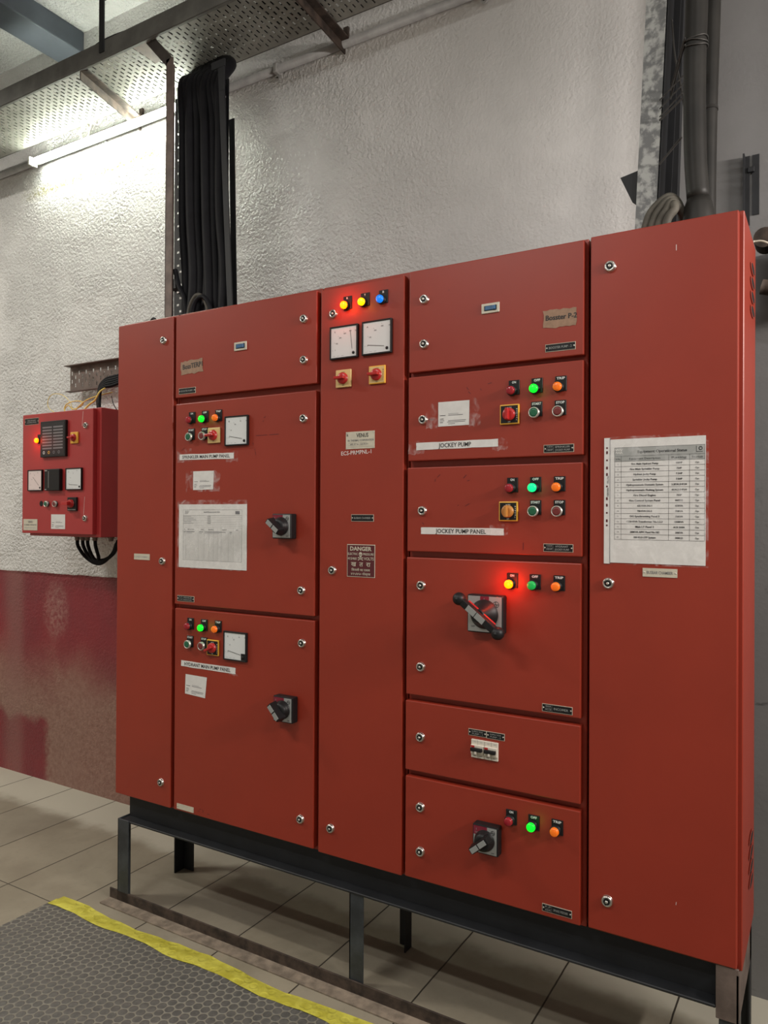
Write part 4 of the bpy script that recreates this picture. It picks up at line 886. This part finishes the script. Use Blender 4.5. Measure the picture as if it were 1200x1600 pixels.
for i, (gx, low) in enumerate(((-0.8414, 1.262), (-0.8005, 1.268), (-0.764, 1.272), (-0.7081, 1.278))):
    b = MB(); k = i*0.010
    b.tube([(gx, 0.45, 1.385), (gx+0.006, 0.45, 1.345), (gx+0.045-k, 0.46, 1.295), (-0.735+k, 0.47, low), (-0.685+k*0.6, 0.48, low+0.004), (-0.625+k*0.3, 0.49, 1.315), (-0.592+k*0.3, 0.50, 1.40-0.02), (-0.585+k*0.3, 0.62, 1.46)], 0.0085, 'dark_rubber', 8)
    tag(b.build('black_cable', None), ['outermost', 'second', 'third', 'innermost'][i]+' of the four black cables looping beneath the wall-hung crimson panel', 'cable', 'cables looping under the wall panel')
# black cables and yellow wires entering the panel from above
def wire(name, pts, r, m, label, cat='wire', group=None, n=6):
    b = MB(); b.tube(pts, r, m, n); tag(b.build(name, None), label, cat, group)
for i in range(5):
    k = i*0.0135; q = i*0.008
    pts = [(-0.33, 0.57-q, 2.20-k), (-0.50, 0.54-q, 2.215-k), (-0.625, 0.51-q, 2.187-k), (-0.686+k*0.6, 0.50-q, 2.178-k*0.9), (-0.736+k, 0.50-q, 2.150-k*0.5), (-0.752+k, 0.50-q, 2.112), (-0.746+k, 0.49-q, 2.070), (-0.728+k*0.9, 0.48-q, 2.030), (-0.722+k*0.8, 0.48-q, 1.999)]
    b = MB(); b.tube(pts, 0.0080, 'dark_rubber', 8)
    tag(b.build('black_cable', None), 'black cable of the bundle curving down into the top of the wall-hung crimson panel', 'cable', 'cables entering the wall panel from above')
wire('yellow_wire', [(-1.02, 0.52, 2.000), (-1.134, 0.5, 2.052), (-1.156, 0.5, 2.098), (-1.121, 0.5, 2.131), (-1.052, 0.5, 2.127), (-0.997, 0.5, 2.100), (-0.960, 0.5, 2.059), (-0.955, 0.5, 2.000)], 0.0017, 'wire_y', 'thin yellow wire in a wide arch, far left on top of the wall-hung panel')
wire('yellow_wire', [(-0.985, 0.48, 2.000), (-0.990, 0.48, 2.051), (-0.956, 0.48, 2.073), (-0.903, 0.49, 2.080), (-0.870, 0.5, 2.069), (-0.890, 0.5, 2.053), (-0.935, 0.49, 2.040), (-0.960, 0.48, 2.060), (-0.975, 0.47, 2.035), (-0.93, 0.47, 2.000)], 0.0028, 'wire_y', 'curled yellow wire in small loops on top of the wall-hung crimson panel')
wire('yellow_wire', [(-0.930, 0.47, 2.000), (-0.890, 0.49, 2.051), (-0.838, 0.5, 2.083), (-0.767, 0.52, 2.103), (-0.700, 0.54, 2.115)], 0.0028, 'wire_y', 'yellow wire rising to the black cable bundle over the wall-hung crimson panel')
wire('yellow_wire', [(-0.780, 0.42, 2.000), (-0.735, 0.43, 2.040), (-0.690, 0.43, 2.060), (-0.668, 0.44, 2.100), (-0.660, 0.47, 2.125)], 0.0044, 'wire_y', 'thicker yellow wire in front of the black cable bundle on the wall-hung panel')
wire('black_wire', [(-0.60, 0.50, 1.999), (-0.640, 0.50, 2.045), (-0.680, 0.52, 2.092)], 0.0020, 'dark_rubber', 'thin black wire slanting down beside the cabinet row above the wall-hung panel')

# ---------------------------------------------------------------- perforated trays
def perforated(b, O, U, V, nu, nv, du, dv, hu, hv, m, th):
    # plate spanned by U (rows) and V (slots along V), with real slots, front and back skins
    O, U, V = Vector(O), Vector(U).normalized(), Vector(V).normalized(); Nn = U.cross(V)*th; idx = b.mi(m); Lv = nv*dv
    def q(u0, v0, u1, v1):
        if u1-u0 < 1e-5 or v1-v0 < 1e-5: return
        for off in (Vector((0, 0, 0)), Nn):
            f = b.bm.faces.new([b.bm.verts.new(O+U*a+V*c_+off) for a, c_ in ((u0, v0), (u1, v0), (u1, v1), (u0, v1))]); f.material_index = idx
    for i in range(nu):
        u0 = i*du; ua, ub = u0+(du-hu)/2, u0+(du+hu)/2
        q(u0, 0, ua, Lv); q(ub, 0, u0+du, Lv)
        v = 0.0; k = 0
        start = dv*0.25 if i % 2 == 0 else dv*0.75
        prev = 0.0
        while start+hv/2 < Lv-0.002:
            a, c_ = start-hv/2, start+hv/2
            if a > 0.002:
                q(ua, prev, ub, a)
                for p, w_ in ((ua, 0), (ub, 0)):   # slot walls
                    f = b.bm.faces.new([b.bm.verts.new(O+U*p+V*a), b.bm.verts.new(O+U*p+V*c_), b.bm.verts.new(O+U*p+V*c_+Nn), b.bm.verts.new(O+U*p+V*a+Nn)]); f.material_index = idx
                prev = c_
            start += dv
        q(ua, prev, ub, Lv)
TZ = 3.525
T1 = thing('cable_tray', 'long perforated steel cable tray running along the top of the wall', 'cable tray', (-0.3, 0.38, TZ))
b = MB(); perforated(b, (-2.30, 0.222, TZ), (1, 0, 0), (0, 1, 0), 136, 9, 0.027, 0.0355, 0.0082, 0.0225, 'tray', 0.002); b.build('perforated_base', T1)
b = MB(); b.box(-2.30, 0.212, TZ-0.006, 1.38, 0.217, TZ+0.072, 'tray_rail'); b.box(-2.30, 0.217, TZ-0.008, 1.38, 0.228, TZ-0.002, 'tray_rail'); b.build('front_rail', T1, None, 'grey front rail')
b = MB(); b.box(-2.30, 0.5415, TZ, 1.38, 0.5465, TZ+0.060, 'tray_dark'); b.build('rear_rail', T1)
def bracket(x, x2):
    b = MB(); p, q = Vector((x, 0.215, TZ-0.014)), Vector((x2, YW, TZ-0.004)); dv_ = (q-p)/2; s_ = Vector((dv_.y, -dv_.x, 0)).normalized()
    b.obox((p+q)/2+Vector((0, 0, -0.020)), dv_, s_*0.003, (0, 0, 0.020), 'rust'); b.obox((p+q)/2+s_*0.020, dv_, s_*0.020, (0, 0, 0.003), 'rust')
    b.box(x2-0.002, YW-0.012, TZ-0.02, x2+0.022, YW, TZ+0.065, 'rust'); b.build('support_bracket', T1, None, 'rusty angle bracket into the wall')
bracket(-0.530, -0.665); bracket(0.640, 0.600); bracket(-2.20, -2.28)
b = MB(); b.box(-0.205, 0.224, TZ-0.003, -0.105, 0.36, TZ-0.0012, 'brown_steel'); b.build('patch_plate', T1, None, 'rust-stained patch at the tray joint')
T2 = thing('cable_riser_tray', 'dark vertical perforated tray dropping from the ceiling-level tray to the left cabinets', 'cable tray', (0.17, 0.28, 2.25))
b = MB(); perforated(b, (-0.055, 0.338, 2.252), (0, 0, 1), (1, 0, 0), 37, 10, 0.0285, 0.0310, 0.0095, 0.0150, 'black_sheet', -0.002); b.build('perforated_back', T2)
b = MB(); b.box(-0.008, 0.240, 2.251, 0.032, 0.245, 3.415, 'brown_steel', 0.0008, 1); b.box(-0.008, 0.240, 2.251, -0.003, 0.285, 3.415, 'brown_steel', 0.0008, 1); b.build('left_rail', T2, None, 'brown angle iron rail')
b = MB()
b.obox(((-0.115-0.002+0.03)/2-0.01, 0.243, 3.470), (0.060, 0, -0.066), (0, 0.003, 0), (0.016, 0, 0.0145), 'tray_dark'); b.build('corner_gusset', T2)
b = MB(); b.obox((0.322, 0.250, 2.78), (0.032, 0, -0.53), (0, 0.003, 0), (0.013, 0, 0.0005), 'black_sheet'); b.obox((0.310, 0.262, 2.78), (0.032, 0, -0.53), (0, 0.012, 0), (0.002, 0, 0), 'black_sheet'); b.build('right_rail', T2)
b = MB(); b.box(0.245, 0.245, 3.295, 0.315, 0.252, 3.325, 'black_sheet'); b.box(0.288, 0.246, 3.20, 0.312, 0.252, 3.325, 'black_sheet'); b.build('top_hook', T2)
b = MB(); b.obox((0.262, 0.36, 2.70), (0.012, 0, -0.45), (0, 0.002, 0), (0.014, 0, 0.0), 'black_sheet'); b.build('rear_rail', T2)
b = MB(); b.box(-0.050, 0.30, 2.470, -0.006, 0.34, 2.474, 'black_sheet'); b.box(-0.022, 0.30, 2.474, -0.008, 0.306, 2.510, 'black_sheet'); b.build('wall_cleat', T2)
# power cables in the riser
cab = []
for i in range(9):
    u = i/8.0; xt = 0.062+0.190*u; xm = 0.050+0.225*u+random.uniform(-.006, .006); xb = 0.070+0.225*u
    yy = 0.292+0.012*math.sin(i*2.1)
    pts = [(-0.62, 0.30+0.022*i, TZ+0.022), (-0.42+0.01*i, 0.42+0.008*i, TZ+0.030), (-0.13+0.12*u, 0.505, TZ+0.014), (xt-0.125+0.045*u, 0.440, 3.450), (xt-0.06+0.03*u, 0.322, 3.345-0.05*u), (xm-0.012, yy+0.004, 3.12), (xm+random.uniform(-.008, .008), yy, 2.75), (xb, yy-0.006, 2.48), (xb+random.uniform(-.012, .02), yy-0.02, 2.252)]
    b = MB(); b.tube(pts, 0.0185+0.002*(i % 3), 'dark_rubber', 12)
    tag(b.build('power_cable', None), 'thick black power cable among those hanging side by side in the riser tray', 'cable', 'power cables in the left riser')
wire('grey_cable', [(0.030, 0.262, 2.53), (0.055, 0.258, 2.46), (0.090, 0.256, 2.40), (0.105, 0.256, 2.33), (0.110, 0.256, 2.252)], 0.010, 'dark_rubber', 'grey-black cable curving out at the lower left of the riser tray', 'cable', None, 10)
wire('looped_cable', [(0.125, 0.245, 2.252), (0.130, 0.245, 2.34), (0.165, 0.245, 2.395), (0.205, 0.245, 2.385), (0.235, 0.245, 2.33), (0.240, 0.245, 2.252)], 0.0090, 'grey_sheath', 'outer of two cables looping over at the foot of the left riser', 'cable', None, 10)
wire('looped_cable', [(0.155, 0.232, 2.252), (0.160, 0.232, 2.33), (0.185, 0.232, 2.375), (0.225, 0.232, 2.38), (0.260, 0.232, 2.33), (0.270, 0.232, 2.252)], 0.0090, 'dark_rubber', 'inner of two cables looping over at the foot of the left riser', 'cable', None, 10)
# cables lying in the long tray
for i in range(4):
    yy = 0.27+i*0.06; hump = 0.055 if i < 2 else 0.0
    b = MB(); b.tube([(-2.2, yy, TZ+0.025), (-1.2, yy+0.01, TZ+0.022), (-0.75, yy, TZ+0.030), (-0.45, yy-0.01, TZ+0.045+hump), (-0.15, yy, TZ+0.040+hump*0.8), (0.10, yy+0.02, TZ+0.028), (0.6, yy, TZ+0.024), (1.3, yy, TZ+0.024)], 0.016, 'dark_rubber', 8)
    tag(b.build('power_cable', None), 'thick black cable lying along the wall-top tray', 'cable', 'cables lying in the long tray')
b = MB(); b.box(-0.392, 0.205, TZ+0.02, -0.362, 0.2115, H, 'black_sheet'); b.lathe((-0.350, 0.207, 3.775), [(0.012, 0), (0.012, -0.012)], 'black_sheet', n=10); tag(b.build('hanger_strap', None), 'black flat steel strap holding the long cable tray from the ceiling', 'hanger')
# small piece of tray behind the wall panel
T3 = thing('short_cable_tray', 'short rusty perforated tray fixed to the wall above the crimson wall panel', 'cable tray', (-0.75, 0.64, 2.22))
b = MB(); perforated(b, (-1.150, 0.630, 2.165), (1, 0, 0), (0, 0, 1), 28, 3, 0.0290, 0.0440, 0.010, 0.020, 'brown_steel', -0.002); b.build('perforated_back', T3)
b = MB(); b.box(-1.150, 0.590, 2.297, -0.338, 0.632, 2.301, 'brown_steel'); b.build('top_flange', T3)
b = MB(); b.box(-1.150, 0.600, 2.161, -0.338, 0.632, 2.165, 'brown_steel'); b.build('bottom_flange', T3)

# ---------------------------------------------------------------- lamp, conduit, duct
T4 = thing('tube_light', 'glowing fluorescent tube on a white batten near the top of the left wall', 'tube light', (-0.85, 0.62, 3.47))
b = MB(); b.box(-1.46, 0.618, 3.476, -0.22, 0.643, 3.512, 'batten', 0.003); b.build('batten', T4)
b = MB(); b.tube([(-1.435, 0.596, 3.472), (-0.245, 0.596, 3.472)], 0.0165, 'tube', 16, False); b.build('glass_tube', T4, None, 'glowing glass tube')
for xx in (-1.452, -0.228):
    b = MB(); b.box(xx-0.008, 0.575, 3.452, xx+0.008, 0.625, 3.497, 'batten', 0.002); b.build('lamp_holder', T4)
T5 = thing('wall_conduit', 'long grey painted conduit running along the wall under the cable tray', 'conduit', (-0.4, 0.66, 3.51))
b = MB(); b.tube([(-3.0, 0.662, 3.514), (1.88, 0.662, 3.514)], 0.0175, 'conduit', 14, False); b.build('pipe', T5)
for xx in (0.245, -0.93, 1.25):
    b = MB(); b.box(xx-0.010, 0.640, 3.492, xx+0.010, 0.684-0.004, 3.536, 'conduit', 0.004); b.lathe((xx, 0.668, 3.478), [(0.014, 0.0), (0.014, -0.005)], 'conduit', n=14); b.lathe((xx, 0.662, 3.478), [(0.004, 0), (0.004, -0.002)], 'gap', n=10); b.build('saddle_clamp', T5)
b = MB(); cc = Vector((-1.03, 0.62, 3.545)); pts = [(cc.x+0.035*math.cos(a), cc.y, cc.z+0.040*math.sin(a)) for a in [2*PI*k/12 for k in range(13)]]
b.tube(pts, 0.004, 'white_wire', 6); b.tube([(cc.x+0.035, cc.y, cc.z), (cc.x+0.06, cc.y, cc.z+0.04), (cc.x+0.09, cc.y+0.01, cc.z+0.02), (cc.x+0.12, cc.y+0.02, cc.z+0.05)], 0.004, 'white_wire', 6)
tag(b.build('coiled_wire', None), 'small coil of pale wire just above the glowing tube', 'wire')
T6 = thing('ventilation_duct', 'dark grey-green round duct at the upper left under the ceiling', 'duct', (-1.75, -0.1, 3.8))
b = MB(); b.tube([(-1.62, -1.6, 3.86), (-1.62, 0.02, 3.86)], 0.135, 'duct', 28, False); b.build('duct_pipe', T6)
b = MB(); b.lathe((-1.62, 0.02, 3.86), [(0.135, 0), (0.165, 0.002), (0.165, 0.02), (0.12, 0.021), (0.12, 0.06)], 'duct', 'y', 28); b.build('flange', T6)
b = MB(); b.box(-1.64, -0.3, 3.99, -1.60, -0.26, H, 'duct'); b.build('hanger', T6)

# ---------------------------------------------------------------- right side services
T7 = thing('galvanised_upright', 'tall mottled galvanised steel channel rising behind the right-end cabinet', 'channel', (1.93, 0.3, 2.2))
b = MB(); 
def slant(b, x0, x1, dx, y0, y1, z0, z1, m):
    t = bmesh.new(); P_ = [(x0, y0, z0), (x1, y0, z0), (x1, y1, z0), (x0, y1, z0), (x0+dx, y0, z1), (x1+dx, y0, z1), (x1+dx, y1, z1), (x0+dx, y1, z1)]
    vs = [t.verts.new(p) for p in P_]
    for q in ((3, 2, 1, 0), (4, 5, 6, 7), (0, 1, 5, 4), (1, 2, 6, 5), (2, 3, 7, 6), (3, 0, 4, 7)): t.faces.new([vs[i] for i in q])
    b.merge(t, m)
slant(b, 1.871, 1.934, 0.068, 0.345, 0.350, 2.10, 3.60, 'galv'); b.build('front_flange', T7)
b = MB(); slant(b, 1.931, 1.936, 0.068, 0.345, 0.430, 2.10, 3.60, 'black_sheet'); slant(b, 1.931, 1.955, 0.068, 0.425, 0.430, 2.10, 3.60, 'black_sheet'); b.build('inner_web', T7, None, 'dark inner web')  # web is black, unlike the galvanised flange
b = MB(); b.face([(1.838, 0.352, 2.540), (1.905, 0.352, 2.553), (1.905, 0.352, 2.430), (1.874, 0.352, 2.458)], 'black_sheet'); b.face([(1.838, 0.356, 2.540), (1.874, 0.356, 2.458), (1.905, 0.356, 2.430), (1.905, 0.356, 2.553)], 'black_sheet')
b.build('gusset_plate', T7, None, 'black triangular plate')
b = MB(); slant(b, 1.935, 1.965, 0.045, 0.50, 0.54, 2.10, 3.60, 'black_sheet'); tag(b.build('dark_upright', None), 'narrow dark upright standing between the galvanised channel and the pipes', 'channel')
T8 = thing('service_pipe', 'thick dark grey pipe entering the top of the right-end cabinet', 'pipe', (2.07, 0.22, 2.25))
b = MB(); b.tube([(2.078, 0.20, 3.60), (2.078, 0.20, 3.00), (2.072, 0.20, 2.72), (2.074, 0.20, 2.50), (2.082, 0.20, 2.365)], 0.029, 'pvc', 20); b.build('pipe', T8)
b = MB(); b.lathe((2.083, 0.20, 2.249), [(0.043, 0), (0.041, 0.06), (0.036, 0.10), (0.030, 0.118)], 'pvc', 'z', 24); b.build('socket', T8)
b = MB(); b.lathe((2.083, 0.20, 2.250), [(0.050, 0), (0.050, 0.008), (0.044, 0.009)], 'white_wire', 'z', 24); b.build('rim_seal', T8, None, 'pale ring around the pipe foot')
b = MB(); b.tube([(2.105, 0.33, 3.60), (2.102, 0.33, 3.05), (2.094, 0.33, 2.72), (2.090, 0.33, 2.50), (2.090, 0.32, 2.251)], 0.0215, 'pvc', 16); tag(b.build('service_pipe', None), 'slimmer dark pipe standing behind and to the right of the thick pipe', 'pipe')
for k, (zc, r) in enumerate(((2.790, 0.031), (2.778, 0.031), (2.799, 0.031))):
    b = MB(); cx, cy = 2.0735, 0.20; pts = [(cx+r*math.cos(a), cy+r*math.sin(a), zc+0.004*math.sin(a*2+k)) for a in [-PI*0.9+PI*1.8*i/10 for i in range(11)]]
    b.tube([(1.985, 0.34, zc-0.050+0.006*k)]+pts, 0.0022, 'tie', 6); tag(b.build('binding_wire', None), 'thin wire wrapped round the thick pipe and tied to the upright', 'wire', 'binding wires round the thick pipe')
b = MB(); b.lathe((2.0925, 0.33, 2.665), [(0.0235, 0), (0.0235, 0.008)], 'tie', 'z', 18); tag(b.build('pipe_band', None), 'dark band around the slimmer pipe', 'clamp')
for k, (z1_, z2_, xe) in enumerate(((2.740, 2.752, 2.046), (2.714, 2.730, 2.046), (2.690, 2.708, 2.046), (2.680, 2.690, 2.046), (2.55, 2.57, 2.030))):
    b = MB(); b.tube([(1.955, 0.34, z1_), (xe, 0.25, z2_)], 0.0022 if k < 3 else 0.0034, 'tie', 6, False); tag(b.build('tie_wire', None), 'short dark tie wire strung between the galvanised channel and the thick pipe', 'wire', 'tie wires at the right upright')
wire('hanging_wire', [(1.985, 0.36, 2.98), (2.000, 0.32, 2.85), (2.025, 0.28, 2.72), (2.040, 0.26, 2.62), (2.047, 0.24, 2.50), (2.050, 0.24, 2.38)], 0.0028, 'tie', 'thin dark wire hanging loosely down beside the thick pipe')
for i in range(4):
    xs_ = 1.942+0.020*i; yy_ = 0.175-0.006*i
    pts = [(xs_, yy_, 2.249), (xs_+0.008, yy_, 2.310), (xs_+0.026, yy_+0.005, 2.355-0.006*i), (2.010+0.005*i, yy_+0.015, 2.385-0.010*i), (2.034+0.003*i, yy_+0.05, 2.355-0.008*i), (2.040+0.002*i, 0.26, 2.252)]
    b = MB(); b.tube(pts, 0.0115, 'grey_sheath', 10); tag(b.build('sheathed_cable', None), 'dusty grey-brown cable arching out of the top of the right-end cabinet', 'cable', 'cables arching at the foot of the galvanised channel')
b = MB(); b.box(2.108, 0.30, 2.262, 2.130, 0.33, 2.355, 'black', 0.004); tag(b.build('junction_piece', None), 'small black block standing right of the pipes on the cabinet top', 'fitting')
T9 = thing('wall_bracket', 'black painted slotted bracket screwed to the grey wall above the right corner', 'bracket', (2.17, 0.64, 2.5))
yy = YW-0.03
b = MB(); b.box(2.152, yy-0.030, 2.39, 2.157, yy, 2.650, 'black_sheet'); b.box(2.152, yy-0.004, 2.43, 2.170, yy, 2.650, 'black_sheet'); b.build('left_plate', T9)
b = MB(); b.box(2.177, yy-0.004, 2.46, 2.197, yy, 2.650, 'black_sheet'); b.box(2.164, yy-0.012, 2.595, 2.184, yy-0.004, 2.612, 'black_sheet', 0.002); b.build('right_plate', T9)
b = MB(); b.lathe((2.120, yy, 2.40), [(0.016, 0), (0.016, -0.05)], 'rust', n=14); tag(b.build('pipe_stub', None), 'short rusty pipe stub on the grey wall left of the black bracket', 'pipe')
b = MB(); b.lathe((2.222, 0.50, 2.335), [(0.030, 0), (0.030, 0.07), (0.012, 0.08)], 'rust', 'y', 20); tag(b.build('round_fitting', None), 'round rusty fitting just behind the top right corner of the row', 'fitting')
b = MB(); b.box(2.236, 0.50, 2.16, 2.48, YW-0.032, 2.332, 'plate_wood', 0.004); tag(b.build('brown_box', None), 'brown box on the wall at the right edge of the picture', 'box')
b = MB(); b.tube([(2.215, 0.50, 2.188), (2.30, 0.50, 2.168), (2.50, 0.50, 2.158)], 0.022, 'rust', 14); tag(b.build('rusty_pipe', None), 'dark rusty pipe crossing beneath the brown box at the right edge', 'pipe')
wire('thin_cable', [(2.200, 0.42, 2.30), (2.225, 0.42, 2.296), (2.26, 0.42, 2.27), (2.30, 0.42, 2.23)], 0.003, 'white_wire', 'thin pale wire curling in front of the brown box')

# ---------------------------------------------------------------- floor mat and tape
b = MB(); b.box(-0.195, -2.6, 0.0005, 2.9, -0.120, 0.006, 'mat', 0.001, 1); tag(b.build('rubber_mat', None, (0, 0, 0)), 'grey rubber mat with a round coin pattern on the floor before the cabinets', 'mat')
b = MB(); rnd = random.Random(4); n = 64; up, dn = [], []
for i in range(n+1):
    x = -0.190+i*(2.9+0.19)/n
    dn.append(-0.158+0.006*math.sin(i*0.8)+rnd.uniform(-.003, .003)); up.append(-0.092+0.010*math.sin(i*0.45+1)+rnd.uniform(-.004, .004))
for i in range(n):
    xa, xb = -0.190+i*3.09/n, -0.190+(i+1)*3.09/n
    za, zb = 0.0078+0.0012*math.sin(i*1.3), 0.0078+0.0012*math.sin((i+1)*1.3)
    def col(x, d_, u_, z):  return [(x, d_, z), (x, -0.119, z), (x, -0.113, z-0.004), (x, u_, 0.0025)]
    A0, A1 = col(xa, dn[i], up[i], za), col(xb, dn[i+1], up[i+1], zb)
    for k in range(3): b.face([A0[k], A1[k], A1[k+1], A0[k+1]], 'hazard', True)
bmesh.ops.remove_doubles(b.bm, verts=list(b.bm.verts), dist=0.0001)
tag(b.build('floor_tape', None), 'crinkled yellow tape holding down the edge of the coin-pattern mat', 'tape')
